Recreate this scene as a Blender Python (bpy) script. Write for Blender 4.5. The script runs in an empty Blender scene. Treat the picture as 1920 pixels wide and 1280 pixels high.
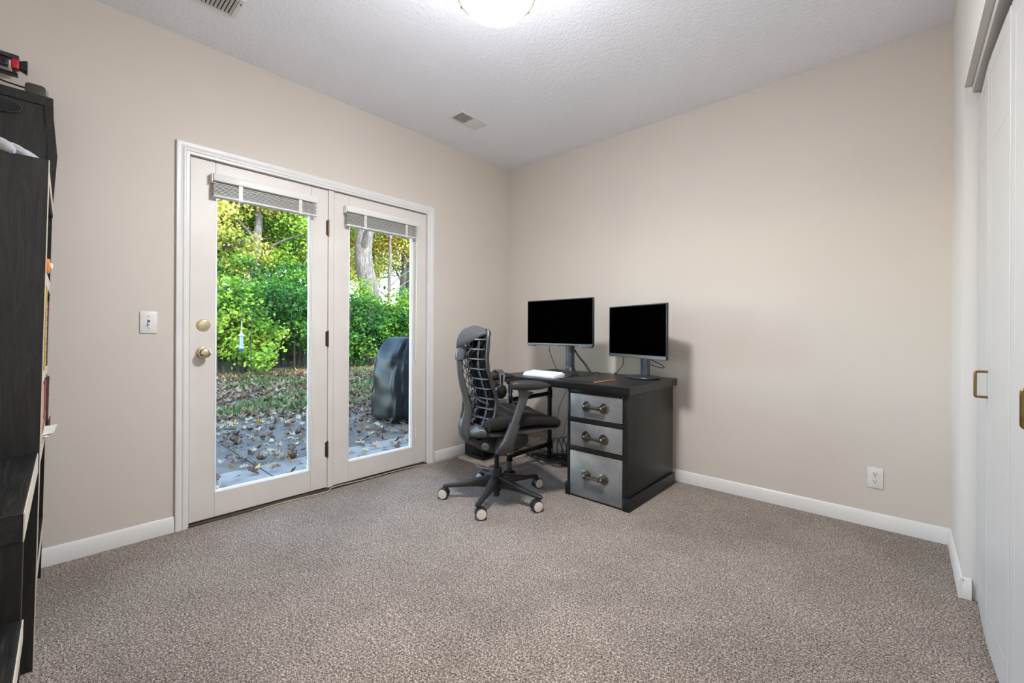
import bpy, bmesh, math, random
from math import sin, cos, pi, radians, sqrt
from mathutils import Vector, Matrix, Euler, noise as mnoise

random.seed(7)
scene = bpy.context.scene
COL = scene.collection

# ------------------------------------------------------------------ camera
F, HY, YAW, ROLL = 808.42, 622.98, 0.7384, 0.0046
CAM = Vector((2.9272, -3.1792, 1.0881))
fw = Vector((-sin(YAW), cos(YAW), 0)); r0 = Vector((cos(YAW), sin(YAW), 0)); u0 = Vector((0, 0, 1))
rt = r0 * cos(ROLL) + u0 * sin(ROLL); up = u0 * cos(ROLL) - r0 * sin(ROLL)
cd = bpy.data.cameras.new('camera'); cam = bpy.data.objects.new('camera', cd); COL.objects.link(cam)
cd.sensor_width = 36; cd.lens = F / 1920 * 36; cd.shift_y = -(640 - HY) / 1920
cd.clip_start = 0.02; cd.clip_end = 300
M = Matrix.Identity(4)
for i in range(3):
    M[i][0], M[i][1], M[i][2], M[i][3] = rt[i], up[i], -fw[i], CAM[i]
cam.matrix_world = M
scene.camera = cam

# ------------------------------------------------------------------ sky, sun, exposure
scene.view_settings.view_transform = 'Standard'
scene.view_settings.look = 'None'
scene.view_settings.gamma = 1
scene.view_settings.use_curve_mapping = False
scene.view_settings.exposure = 0.0
SUN_EL, SUN_AZ = radians(31), radians(-14)          # sun stands behind the house (+x side)
world = bpy.data.worlds.new('sky'); scene.world = world; world.use_nodes = True
wn = world.node_tree
bg = wn.nodes['Background']
sky = wn.nodes.new('ShaderNodeTexSky'); sky.sky_type = 'NISHITA'; sky.sun_disc = False
sky.sun_elevation = SUN_EL; sky.sun_rotation = radians(90) - SUN_AZ
wn.links.new(sky.outputs[0], bg.inputs[0]); bg.inputs[1].default_value = 2.5
sky.dust_density = 0.15; sky.ozone_density = 1.0; sky.air_density = 0.9
sl = bpy.data.lights.new('sun', 'SUN'); sl.energy = 6.6; sl.angle = radians(0.6); sl.color = (1, .95, .86)
so = bpy.data.objects.new('sun', sl); COL.objects.link(so)
sd = Vector((cos(SUN_EL) * cos(SUN_AZ), cos(SUN_EL) * sin(SUN_AZ), sin(SUN_EL)))
so.rotation_euler = sd.to_track_quat('Z', 'Y').to_euler()
so.location = (8, -2, 12)
LAMP_UP = 48.0  # radiance of the added upward disc that brightens the ceiling
LAMP_POWER = 280.0                                   # radiance of the glowing ceiling bowl

# ------------------------------------------------------------------ materials
def newmat(name):
    m = bpy.data.materials.new(name); m.use_nodes = True
    nt = m.node_tree; b = nt.nodes['Principled BSDF']
    return m, nt, b
def lin(c):
    return tuple(((v / 255) / 12.92 if v / 255 <= .04045 else ((v / 255 + .055) / 1.055) ** 2.4) for v in c) + (1,)
def coords(nt, scale=(1, 1, 1), kind='Object'):
    t = nt.nodes.new('ShaderNodeTexCoord'); mp = nt.nodes.new('ShaderNodeMapping')
    mp.inputs['Scale'].default_value = scale
    nt.links.new(t.outputs[kind], mp.inputs[0]); return mp.outputs[0]
def noise(nt, vec, scale, detail=3, rough=.5, dist=0):
    n = nt.nodes.new('ShaderNodeTexNoise'); n.inputs['Scale'].default_value = scale
    n.inputs['Detail'].default_value = detail; n.inputs['Roughness'].default_value = rough
    n.inputs['Distortion'].default_value = dist
    nt.links.new(vec, n.inputs['Vector']); return n.outputs[0]
def ramp(nt, fac, stops):
    r = nt.nodes.new('ShaderNodeValToRGB'); e = r.color_ramp.elements
    while len(e) < len(stops): e.new(.5)
    for el, (p, c) in zip(e, stops): el.position = p; el.color = c
    nt.links.new(fac, r.inputs[0]); return r.outputs[0]
def bump(nt, b, h, strength, dist=.002):
    bp = nt.nodes.new('ShaderNodeBump'); bp.inputs['Strength'].default_value = strength
    bp.inputs['Distance'].default_value = dist
    nt.links.new(h, bp.inputs['Height']); nt.links.new(bp.outputs[0], b.inputs['Normal'])
def simple(name, rgb, rough=.5, metal=0, var=.06, scale=20, bmp=0, bscale=200, spec=.5, coat=0):
    m, nt, b = newmat(name)
    c = lin(rgb); v = coords(nt); n = noise(nt, v, scale)
    lo = tuple(x * (1 - var) for x in c[:3]) + (1,); hi = tuple(min(1, x * (1 + var)) for x in c[:3]) + (1,)
    nt.links.new(ramp(nt, n, [(.3, lo), (.7, hi)]), b.inputs['Base Color'])
    b.inputs['Roughness'].default_value = rough; b.inputs['Metallic'].default_value = metal
    b.inputs['Specular IOR Level'].default_value = spec; b.inputs['Coat Weight'].default_value = coat
    if bmp: bump(nt, b, noise(nt, v, bscale, 2), bmp, .004 if 'ceiling' in name else .002)
    return m
def wood(name, dark, light, grain=(1, 1, 14), scale=6, rough=.45, bmp=.25, dist=1.5, spec=.5):
    m, nt, b = newmat(name)
    v = coords(nt, grain); n = noise(nt, v, scale, 6, .62, dist)
    nt.links.new(ramp(nt, n, [(.32, lin(dark)), (.52, lin(tuple((a + c) / 2 for a, c in zip(dark, light)))), (.68, lin(light))]), b.inputs['Base Color'])
    b.inputs['Roughness'].default_value = rough; b.inputs['Specular IOR Level'].default_value = spec
    bump(nt, b, n, bmp, .002)
    return m
MT = {}
def wallmat(name, rgb, bscale=90, bst=.12, var=.02):
    return simple(name, rgb, .75, 0, var, 1.5, bst, bscale, .25)
MT['wall'] = wallmat('wall_paint_beige', (213, 204, 193))
MT['wallw'] = wallmat('wall_paint_pale', (222, 218, 213))
MT['ceiling'] = simple('ceiling_textured_paint', (241, 242, 248), .85, 0, .02, 2, 1.0, 62, .2)
MT['trim'] = simple('white_gloss_trim', (226, 224, 221), .35, 0, .025, 8)
MT['doorw'] = simple('aged_white_door_paint', (221, 214, 207), .4, 0, .035, 5, .05, 120)
MT['closet'] = simple('white_closet_paint', (198, 196, 194), .38, 0, .015, 6)
MT['white_plastic'] = simple('white_plastic', (226, 224, 220), .35, 0, .02)
MT['slat'] = simple('blind_slat_white', (205, 202, 196), .4, 0, .03)
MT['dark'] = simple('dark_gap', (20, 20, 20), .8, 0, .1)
MT['brass'] = simple('polished_brass', (222, 208, 172), .22, 1, .08, 30)
MT['brass_antique'] = simple('antique_brass', (150, 124, 78), .25, 1, .2, 40)
MT['bronze'] = simple('bronze_hinge', (110, 94, 76), .4, 1, .2, 40)
MT['nickel'] = simple('brushed_nickel', (168, 158, 146), .28, 1, .06, 60)
MT['chair_grey'] = simple('chair_grey_plastic', (70, 70, 71), .38, 0, .05, 12, .1, 400)
MT['chair_dark'] = simple('chair_graphite_plastic', (44, 43, 43), .42, 0, .06, 12, .1, 400)
MT['chair_rib'] = simple('chair_rib_plastic', (84, 88, 97), .25, 0, .1, 20)
MT['chair_fabric'] = simple('chair_black_fabric', (31, 29, 27), .8, 0, .18, 120, .4, 900, .3)
MT['chair_hood'] = simple('chair_grey_fabric', (84, 84, 86), .85, 0, .1, 160, .3, 900, .3)
MT['seam'] = simple('seam_grey', (98, 96, 96), .7, 0, .05)
MT['rubber'] = simple('black_rubber', (34, 33, 33), .55, 0, .1)
MT['cap'] = simple('caster_cream_cap', (216, 207, 194), .45, 0, .03)
MT['chrome'] = simple('chrome_tube', (150, 150, 154), .18, 1, .05)
MT['steel'] = simple('galvanised_drawer_steel', (138, 138, 139), .4, .35, .24, 7, .08, 60)
MT['pipe'] = simple('raw_iron_pipe', (124, 118, 110), .32, 1, .2, 50, .1, 120)
MT['ringmetal'] = simple('darkened_satin_ring', (36, 32, 27), .7, 0, .05, 60, spec=.03)  # pale metal painted near black to offset the bowl's glare on it
MT['blackpipe'] = simple('black_iron_pipe', (42, 41, 41), .35, .6, .15, 40)
MT['desk'] = wood('black_stained_oak', (8, 7, 7), (34, 31, 28), (14, 14, 1), 5, .42, .3)
MT['desktop'] = wood('black_worn_desktop', (9, 9, 9), (44, 42, 41), (1, 12, 14), 5, .38, .35)
MT['shelf'] = wood('black_ash_bookcase', (12, 12, 11), (40, 38, 35), (11, 11, 1.2), 4, .48, .3, 2.2)
MT['shelftop'] = wood('black_ash_board', (8, 8, 8), (46, 44, 42), (1.2, 12, 12), 4, .34, .4, 2)
MT['rawedge'] = simple('raw_beige_edge_band', (196, 185, 168), .6, 0, .05, 20)
MT['screen'] = simple('black_screen', (1, 1, 1), .9, 0, .0, spec=.0)
MT['bezel'] = simple('monitor_dark_bezel', (44, 45, 48), .4, 0, .05)
MT['chin'] = simple('monitor_grey_chin', (92, 95, 100), .35, .3, .04)
MT['stand'] = simple('monitor_stand_grey', (86, 92, 100), .35, .4, .04)
MT['black'] = simple('black_plastic', (16, 16, 17), .35, 0, .1)
MT['key'] = simple('white_keycap', (236, 235, 240), .5, 0, .01)
MT['cord'] = simple('black_cord', (22, 22, 22), .5, 0, .1)
MT['wcord'] = simple('white_cord', (205, 196, 182), .5, 0, .05)
MT['pine'] = wood('pale_pine_board', (196, 178, 150), (226, 212, 190), (1, 12, 12), 4, .5, .1)
MT['threshold'] = wood('dark_threshold', (52, 40, 30), (88, 70, 54), (12, 1, 12), 6)
MT['paper'] = simple('white_paper', (230, 228, 224), .8, 0, .02)
MT['red'] = simple('red_plastic', (190, 26, 40), .35, 0, .08)
MT['gunmetal'] = simple('gunmetal_plastic', (40, 42, 50), .35, .2, .2, 30)
MT['case'] = simple('dark_brown_case', (58, 54, 50), .5, 0, .08)
MT['glove'] = simple('grey_glove_fabric', (168, 168, 172), .8, 0, .06, 60)
MT['glove2'] = simple('glove_grey_suede', (120, 116, 112), .85, 0, .08, 80)
MT['orange'] = simple('orange_plastic', (226, 130, 40), .4, 0, .06)

def glassmat(name, tint=(1, 1, 1, 1), refl=.05):
    m = bpy.data.materials.new(name); m.use_nodes = True; nt = m.node_tree; nt.nodes.clear()
    o = nt.nodes.new('ShaderNodeOutputMaterial'); mx = nt.nodes.new('ShaderNodeMixShader')
    t = nt.nodes.new('ShaderNodeBsdfTransparent'); t.inputs[0].default_value = tint
    g = nt.nodes.new('ShaderNodeBsdfGlossy'); g.inputs['Roughness'].default_value = .01
    fr = nt.nodes.new('ShaderNodeFresnel'); fr.inputs[0].default_value = 1.3
    ml = nt.nodes.new('ShaderNodeMath'); ml.operation = 'MULTIPLY'; ml.inputs[1].default_value = refl
    nt.links.new(fr.outputs[0], ml.inputs[0]); nt.links.new(ml.outputs[0], mx.inputs[0])
    nt.links.new(t.outputs[0], mx.inputs[1]); nt.links.new(g.outputs[0], mx.inputs[2]); nt.links.new(mx.outputs[0], o.inputs[0])
    return m
MT['glass'] = glassmat('door_glass', (.97, .985, .98, 1), .6)
MT['caseglass'] = glassmat('smoked_case_glass', (.35, .35, .36, 1), 1.0)

def emit(name, rgb, s):
    m, nt, b = newmat(name)
    b.inputs['Base Color'].default_value = (.9, .9, .9, 1)
    b.inputs['Emission Color'].default_value = rgb + (1,); b.inputs['Emission Strength'].default_value = s
    return m
MT['glow_up'] = emit('added_uplight_glow', (.975, 1, 1.04), LAMP_UP)
MT['glow'] = emit('glowing_glass_bowl', (.975, 1, 1.04), LAMP_POWER)

def carpetmat():
    m, nt, b = newmat('taupe_carpet_pile')
    v = coords(nt)
    n1 = noise(nt, v, 330, 2, .6); n2 = noise(nt, v, 160, 2, .6, .6); n3 = noise(nt, v, 1.6, 5, .68)
    mx = nt.nodes.new('ShaderNodeMath'); mx.operation = 'ADD'; nt.links.new(n1, mx.inputs[0]); nt.links.new(n2, mx.inputs[1])
    hv = nt.nodes.new('ShaderNodeMath'); hv.operation = 'MULTIPLY'; hv.inputs[1].default_value = .5; nt.links.new(mx.outputs[0], hv.inputs[0])
    c = ramp(nt, hv.outputs[0], [(.36, lin((36, 28, 23))), (.46, lin((115, 101, 89))), (.54, lin((188, 170, 154))), (.62, lin((255, 246, 235)))])
    mu = nt.nodes.new('ShaderNodeMix'); mu.data_type = 'RGBA'; mu.blend_type = 'MULTIPLY'; mu.inputs[0].default_value = .55
    nt.links.new(c, mu.inputs['A'])
    nt.links.new(ramp(nt, n3, [(.36, (.56, .55, .54, 1)), (.60, (1, 1, 1, 1))]), mu.inputs['B'])
    nt.links.new(mu.outputs['Result'], b.inputs['Base Color'])
    b.inputs['Roughness'].default_value = .95; b.inputs['Specular IOR Level'].default_value = .1
    b.inputs['Sheen Weight'].default_value = .14; b.inputs['Sheen Roughness'].default_value = .45
    bump(nt, b, hv.outputs[0], 1.0, .012)
    return m
MT['carpet'] = carpetmat()

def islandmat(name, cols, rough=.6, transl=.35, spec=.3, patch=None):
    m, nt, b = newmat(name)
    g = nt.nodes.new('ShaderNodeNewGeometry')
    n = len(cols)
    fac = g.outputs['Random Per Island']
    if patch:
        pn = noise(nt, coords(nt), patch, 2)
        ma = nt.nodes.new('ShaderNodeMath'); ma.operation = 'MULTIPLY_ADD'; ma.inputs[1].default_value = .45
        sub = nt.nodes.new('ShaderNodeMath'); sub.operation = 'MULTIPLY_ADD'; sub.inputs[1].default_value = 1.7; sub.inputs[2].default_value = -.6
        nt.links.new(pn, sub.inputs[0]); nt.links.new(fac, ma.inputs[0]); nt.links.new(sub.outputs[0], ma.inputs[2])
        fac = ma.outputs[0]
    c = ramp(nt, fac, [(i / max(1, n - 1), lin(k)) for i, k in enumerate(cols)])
    nt.links.new(c, b.inputs['Base Color'])
    b.inputs['Roughness'].default_value = rough; b.inputs['Specular IOR Level'].default_value = spec
    if transl:
        o = nt.nodes['Material Output']; mx = nt.nodes.new('ShaderNodeMixShader'); t = nt.nodes.new('ShaderNodeBsdfTranslucent')
        nt.links.new(c, t.inputs[0]); mx.inputs[0].default_value = transl
        nt.links.new(b.outputs[0], mx.inputs[1]); nt.links.new(t.outputs[0], mx.inputs[2]); nt.links.new(mx.outputs[0], o.inputs[0])
    return m
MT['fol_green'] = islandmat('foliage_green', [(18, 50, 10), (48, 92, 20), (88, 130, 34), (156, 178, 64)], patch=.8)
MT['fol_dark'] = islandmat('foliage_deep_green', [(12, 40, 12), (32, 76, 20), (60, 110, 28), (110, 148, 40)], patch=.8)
MT['fol_lime'] = islandmat('foliage_lime', [(38, 76, 14), (88, 128, 30), (142, 168, 52), (200, 202, 96)], patch=.8)
MT['fol_gold'] = islandmat('foliage_autumn_gold', [(74, 98, 36), (140, 150, 58), (192, 170, 78), (190, 140, 76)], patch=.6)
MT['litter'] = islandmat('fallen_leaf_litter', [(46, 32, 22), (84, 60, 42), (122, 96, 70), (154, 130, 100), (106, 64, 36), (128, 104, 78)], .65, .1)
MT['leaf_tan'] = islandmat('leaf_tan', [(160, 136, 104), (190, 168, 136)], .6, .1)
MT['leaf_brown'] = islandmat('leaf_brown', [(84, 56, 38), (110, 76, 50)], .6, .1)
MT['leaf_gold'] = islandmat('leaf_gold', [(206, 168, 92), (190, 150, 80)], .6, .1)
MT['leaf_grey'] = islandmat('leaf_grey', [(112, 98, 82), (138, 124, 106)], .6, .1)
MT['grassblade'] = islandmat('grass_blade', [(50, 92, 30), (84, 126, 46), (120, 150, 66)], .6, .3)
MT['bark'] = wood('tree_bark', (48, 40, 35), (128, 117, 106), (6, 6, .8), 3, .85, 1.0, 1.5)
MT['barkdark'] = wood('dark_tree_bark', (26, 21, 18), (72, 62, 54), (6, 6, .8), 3, .85, 1.0, 1.5)
def groundmat():
    m, nt, b = newmat('leafy_lawn_soil'); v = coords(nt)
    n = noise(nt, v, 9, 6, .7)
    nt.links.new(ramp(nt, n, [(.3, lin((64, 72, 40))), (.5, lin((96, 92, 62))), (.7, lin((134, 116, 92)))]), b.inputs['Base Color'])
    b.inputs['Roughness'].default_value = .9; bump(nt, b, n, .6, .03); return m
MT['ground'] = groundmat()
def concretemat(name, lo, hi):
    m, nt, b = newmat(name); v = coords(nt)
    n = noise(nt, v, 3, 5, .65); n2 = noise(nt, v, 160, 2)
    nt.links.new(ramp(nt, n, [(.3, lin(lo)), (.7, lin(hi))]), b.inputs['Base Color'])
    b.inputs['Roughness'].default_value = .8; bump(nt, b, n2, .3, .003); return m
MT['concrete'] = concretemat('patio_concrete', (118, 109, 98), (142, 132, 120))
MT['concrete_old'] = concretemat('patio_concrete_stained', (80, 71, 60), (110, 99, 85))
MT['cover'] = simple('grill_cover_vinyl', (14, 17, 19), .40, 0, .2, 5, .55, 9, .22)
MT['siding'] = simple('house_siding', (200, 192, 180), .7, 0, .04, 3)
MT['roof'] = simple('roof_shingle', (88, 82, 78), .9, 0, .15, 12)
MT['feeder'] = simple('feeder_clear_tube', (92, 112, 114), .25, 0, .06)
MT['feedercap'] = simple('feeder_white_metal', (150, 156, 162), .3, .3, .04)
MT['feederbase'] = simple('feeder_blue_base', (34, 70, 116), .4, 0, .06)

# ------------------------------------------------------------------ mesh helpers
def new_obj(name, me, parent=None):
    o = bpy.data.objects.new(name, me); COL.objects.link(o)
    if parent: o.parent = parent
    return o
def tag(o, label=None, cat=None, group=None, kind=None):
    if label: o['label'] = label
    if cat: o['category'] = cat
    if group: o['group'] = group
    if kind: o['kind'] = kind
    return o
def empty(name, loc=(0, 0, 0), rz=0, rot=None):
    o = bpy.data.objects.new(name, None); COL.objects.link(o)
    o.location = loc; o.rotation_euler = rot if rot else (0, 0, rz); o.empty_display_size = .1
    return o
def thing(name, label, cat, loc=(0, 0, 0), rz=0, group=None, rot=None):
    return tag(empty(name, loc, rz, rot), label, cat, group)
def copy_tree(o, parent=None):
    c = o.copy(); COL.objects.link(c)
    if parent: c.parent = parent
    for ch in list(o.children): copy_tree(ch, c)
    return c

class MB:
    def __init__(self): self.bm = bmesh.new(); self.mi = 0
    def _merge(self, t):
        for f in t.faces: f.material_index = self.mi
        me = bpy.data.meshes.new('t'); t.to_mesh(me); t.free(); self.bm.from_mesh(me); bpy.data.meshes.remove(me)
        return self
    def box(self, a, b, bev=0, seg=2, mat=None):
        t = bmesh.new(); bmesh.ops.create_cube(t, size=1)
        a = Vector(a); b = Vector(b); s = b - a; c = (a + b) / 2
        bmesh.ops.scale(t, vec=(abs(s.x), abs(s.y), abs(s.z)), verts=t.verts)
        if bev: bmesh.ops.bevel(t, geom=t.edges[:], offset=bev, segments=seg, affect='EDGES', profile=.5)
        bmesh.ops.translate(t, vec=c, verts=t.verts)
        if mat is not None: bmesh.ops.transform(t, matrix=mat, verts=t.verts)
        return self._merge(t)
    def tube(self, pts, r, n=10, cap=True, mat=None):
        pts = [Vector(p) for p in pts]; t = bmesh.new(); rings = []
        rs = r if isinstance(r, (list, tuple)) else [r] * len(pts)
        prev = None
        for i, p in enumerate(pts):
            d = (pts[min(i + 1, len(pts) - 1)] - pts[max(i - 1, 0)])
            if d.length < 1e-9: d = Vector((0, 0, 1))
            d.normalize()
            if prev is None:
                x = d.orthogonal().normalized()
            else:
                x = prev - d * prev.dot(d)
                x = x.normalized() if x.length > 1e-6 else d.orthogonal().normalized()
            prev = x; y = d.cross(x)
            rings.append([t.verts.new(p + (x * cos(2 * pi * k / n) + y * sin(2 * pi * k / n)) * rs[i]) for k in range(n)])
        for a, b in zip(rings, rings[1:]):
            for k in range(n): t.faces.new((a[k], a[(k + 1) % n], b[(k + 1) % n], b[k]))
        if cap: t.faces.new(rings[0][::-1]); t.faces.new(rings[-1])
        if mat is not None: bmesh.ops.transform(t, matrix=mat, verts=t.verts)
        return self._merge(t)
    def cyl(self, a, b, r, n=20): return self.tube([a, b], r, n)
    def lathe(self, prof, n=32, mat=None, axis='z'):
        t = bmesh.new(); rings = []
        for r, z in prof:
            if r < 1e-6: rings.append([t.verts.new((0, 0, z))])
            else: rings.append([t.verts.new((r * cos(2 * pi * k / n), r * sin(2 * pi * k / n), z)) for k in range(n)])
        for a, b in zip(rings, rings[1:]):
            for k in range(n):
                k2 = (k + 1) % n
                if len(a) == 1 and len(b) == 1: continue
                if len(a) == 1: t.faces.new((a[0], b[k2], b[k]))
                elif len(b) == 1: t.faces.new((a[k], a[k2], b[0]))
                else: t.faces.new((a[k], a[k2], b[k2], b[k]))
        bmesh.ops.recalc_face_normals(t, faces=t.faces)
        if mat is not None: bmesh.ops.transform(t, matrix=mat, verts=t.verts)
        return self._merge(t)
    def loft(self, secs, closed=True, cap=True, mat=None):
        t = bmesh.new(); rings = [[t.verts.new(p) for p in s] for s in secs]; n = len(rings[0])
        for a, b in zip(rings, rings[1:]):
            for k in range(n if closed else n - 1):
                k2 = (k + 1) % n
                t.faces.new((a[k], a[k2], b[k2], b[k]))
        if cap and closed: t.faces.new(rings[0][::-1]); t.faces.new(rings[-1])
        bmesh.ops.recalc_face_normals(t, faces=t.faces)
        if mat is not None: bmesh.ops.transform(t, matrix=mat, verts=t.verts)
        return self._merge(t)
    def prism(self, pts, ax, lo, hi, bev=0, mat=None):
        # pts 2D in the plane of the other two axes (cyclic order x,y,z minus ax)
        def P(p, h):
            l = [p[0], p[1]]; l.insert(ax, h); return l
        t = bmesh.new()
        a = [t.verts.new(P(p, lo)) for p in pts]; b = [t.verts.new(P(p, hi)) for p in pts]; n = len(pts)
        t.faces.new(a); t.faces.new(b[::-1])
        for k in range(n): t.faces.new((a[k], b[k], b[(k + 1) % n], a[(k + 1) % n]))
        bmesh.ops.recalc_face_normals(t, faces=t.faces)
        if bev: bmesh.ops.bevel(t, geom=t.edges[:], offset=bev, segments=2, affect='EDGES', profile=.5)
        if mat is not None: bmesh.ops.transform(t, matrix=mat, verts=t.verts)
        return self._merge(t)
    def sphere(self, c, r, n=16, sc=(1, 1, 1)):
        t = bmesh.new(); bmesh.ops.create_uvsphere(t, u_segments=n, v_segments=n // 2, radius=r)
        bmesh.ops.scale(t, vec=sc, verts=t.verts); bmesh.ops.translate(t, vec=c, verts=t.verts)
        return self._merge(t)
    def mat(self, i): self.mi = i; return self
    def mesh(self, name, mats, smooth=True, ang=35):
        me = bpy.data.meshes.new(name); self.bm.to_mesh(me); self.bm.free()
        for m in (mats if isinstance(mats, (list, tuple)) else [mats]): me.materials.append(MT[m] if isinstance(m, str) else m)
        if smooth:
            me.shade_smooth(); me.set_sharp_from_angle(angle=radians(ang))
        return me
    def build(self, name, mats, parent=None, smooth=True, ang=35, **k):
        o = new_obj(name, self.mesh(name, mats, smooth, ang), parent)
        if k: tag(o, **k)
        return o
def rrect(w, h, r, n=5, cx=0, cy=0):
    """rounded rectangle outline, width w, height h"""
    o = []
    for sx, sy, a0 in ((1, 1, 0), (-1, 1, 90), (-1, -1, 180), (1, -1, 270)):
        for k in range(n + 1):
            a = radians(a0 + 90 * k / n)
            o.append((cx + sx * (w / 2 - r) + r * cos(a), cy + sy * (h / 2 - r) + r * sin(a)))
    return o
def interp(tab, z):
    if z <= tab[0][0]: return tab[0][1:]
    for a, b in zip(tab, tab[1:]):
        if z <= b[0]:
            f = (z - a[0]) / (b[0] - a[0]); f = f * f * (3 - 2 * f) * .35 + f * .65
            return tuple(x + (y - x) * f for x, y in zip(a[1:], b[1:]))
    return tab[-1][1:]
def bez(p0, p1, p2, p3, n=12):
    p0, p1, p2, p3 = map(Vector, (p0, p1, p2, p3)); o = []
    for i in range(n + 1):
        t = i / n; s = 1 - t
        o.append(p0 * s ** 3 + p1 * 3 * s * s * t + p2 * 3 * s * t * t + p3 * t ** 3)
    return o
def catmull(pts, n=6):
    pts = [Vector(p) for p in pts]; o = []
    P = [pts[0]] + pts + [pts[-1]]
    for i in range(1, len(P) - 2):
        a, b, c, d = P[i - 1:i + 3]
        for k in range(n):
            t = k / n
            o.append(.5 * (2 * b + (c - a) * t + (2 * a - 5 * b + 4 * c - d) * t * t + (3 * b - a - 3 * c + d) * t ** 3))
    o.append(pts[-1]); return o

# ------------------------------------------------------------------ room shell
W, H, YF = 3.108, 2.70, -3.62                 # right wall x, ceiling height, wall behind the camera
DY0, DY1, DZ = -2.625, -1.006, 2.072          # rough opening of the patio doors
WT = .16
def structure(mb, name, mats, label=None, **k):
    return mb.build(name, mats, label=label, kind='structure', **k)
structure(MB().box((-.0, YF, -.12), (W + .75, 0, 0)), 'floor', 'carpet', 'taupe speckled cut pile carpet')
structure(MB().box((-WT, YF - .1, H), (W + .75, .1, H + .12)), 'ceiling', 'ceiling', 'pale grey textured ceiling')
m = MB()
m.box((-WT, YF - .1, -.12), (0, DY0, H)); m.box((-WT, DY1, -.12), (0, .1, H)); m.box((-WT, DY0, DZ), (0, DY1, H)); m.box((-WT, DY0, -.12), (0, DY1, -.012))
structure(m, 'wall_left', 'wall', 'beige wall with the patio doors')
structure(MB().box((-WT, 0, -.12), (W + .75, .1, H)), 'wall_back', 'wall', 'beige wall behind the desk')
structure(MB().box((-WT, YF - .1, -.12), (W + .75, YF, H)), 'wall_front', 'wall')
CY0, CY1, CZ = -.595, -2.02, 2.112            # closet opening
m = MB()
m.box((W, CY0, -.12), (W + .115, 0, H)); m.box((W, YF, -.12), (W + .115, CY1, H)); m.box((W, CY1, CZ), (W + .115, CY0, H))
structure(m, 'wall_right', 'wallw', 'pale wall with the closet opening')
structure(MB().box((W + .75, YF, -.12), (W + .8, 0, H)), 'wall_closet', 'wallw')

def bbprof(h=.083, t=.0125):
    return [(0, 0), (t, 0), (t, h - .018), (t - .004, h - .012), (t - .005, h - .006), (.003, h), (0, h)]
def bb(mb, axis, sgn, base, lo, hi, h=.083, t=.0125):
    # axis: direction of run (0 x, 1 y); sgn: which way the face looks
    pts = bbprof(h, t)
    if axis == 1: mb.prism([(base + sgn * a, z) for a, z in pts], 1, lo, hi)
    else: mb.prism([(base + sgn * a, z) for a, z in pts], 0, lo, hi)
    return mb
m = MB(); bb(m, 1, 1, 0, YF, -2.681); structure(m, 'baseboard_left', 'trim', 'white baseboard left of the patio doors')
m = MB(); bb(m, 1, 1, 0, -.931, 0); structure(m, 'baseboard_corner', 'trim', 'white baseboard right of the patio doors')
m = MB(); bb(m, 0, -1, 0, 0, W); structure(m, 'baseboard_back', 'trim', 'white baseboard under the desk wall')
m = MB(); bb(m, 1, -1, W, CY0 - .0125, 0); m2 = bb(m, 0, -1, CY0, W + .0002, W + .026)
structure(m, 'baseboard_right', 'trim', 'short white baseboard wrapping the closet jamb')

# door casing with moulded profile (mitred frame)
def casing_profile():  # (distance from inner edge, proud of wall)
    return [(0, 0), (0, .010), (.004, .012), (.014, .012), (.018, .016), (.026, .016), (.032, .011), (.038, .015), (.047, .019), (.058, .019), (.061, .016), (.061, 0)]
ci0, ci1, ciz = -2.6185, -1.0135, 2.0645
secs = []
for y, z, dy, dz in ((ci0, -.0, -1, 0), (ci0, ciz, -1, 1), (ci1, ciz, 1, 1), (ci1, 0, 1, 0)):
    secs.append([(p, y + dy * d, z + dz * d) for d, p in casing_profile()])
structure(MB().loft(secs), 'trim_1', 'trim', 'white moulded casing around the patio doors')
m = MB()  # jambs and head inside the opening
m.box((-WT, DY0, -.012), (-.001, ci0 + .0, DZ)); m.box((-WT, ci1, -.012), (-.001, DY1, DZ)); m.box((-WT, DY0, ciz), (-.001, DY1, DZ))
m.box((-.075, ci0, 0), (-.055, ci0 + .014, ciz)); m.box((-.075, ci1 - .014, 0), (-.055, ci1, ciz)); m.box((-.075, ci0, ciz - .014), (-.055, ci1, ciz))
structure(m, 'trim_2', 'doorw')
structure(MB().box((-WT - .02, DY0, -.03), (.012, DY1, .010), .004), 'trim_3', 'threshold', 'dark wooden threshold under the patio doors')

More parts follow.
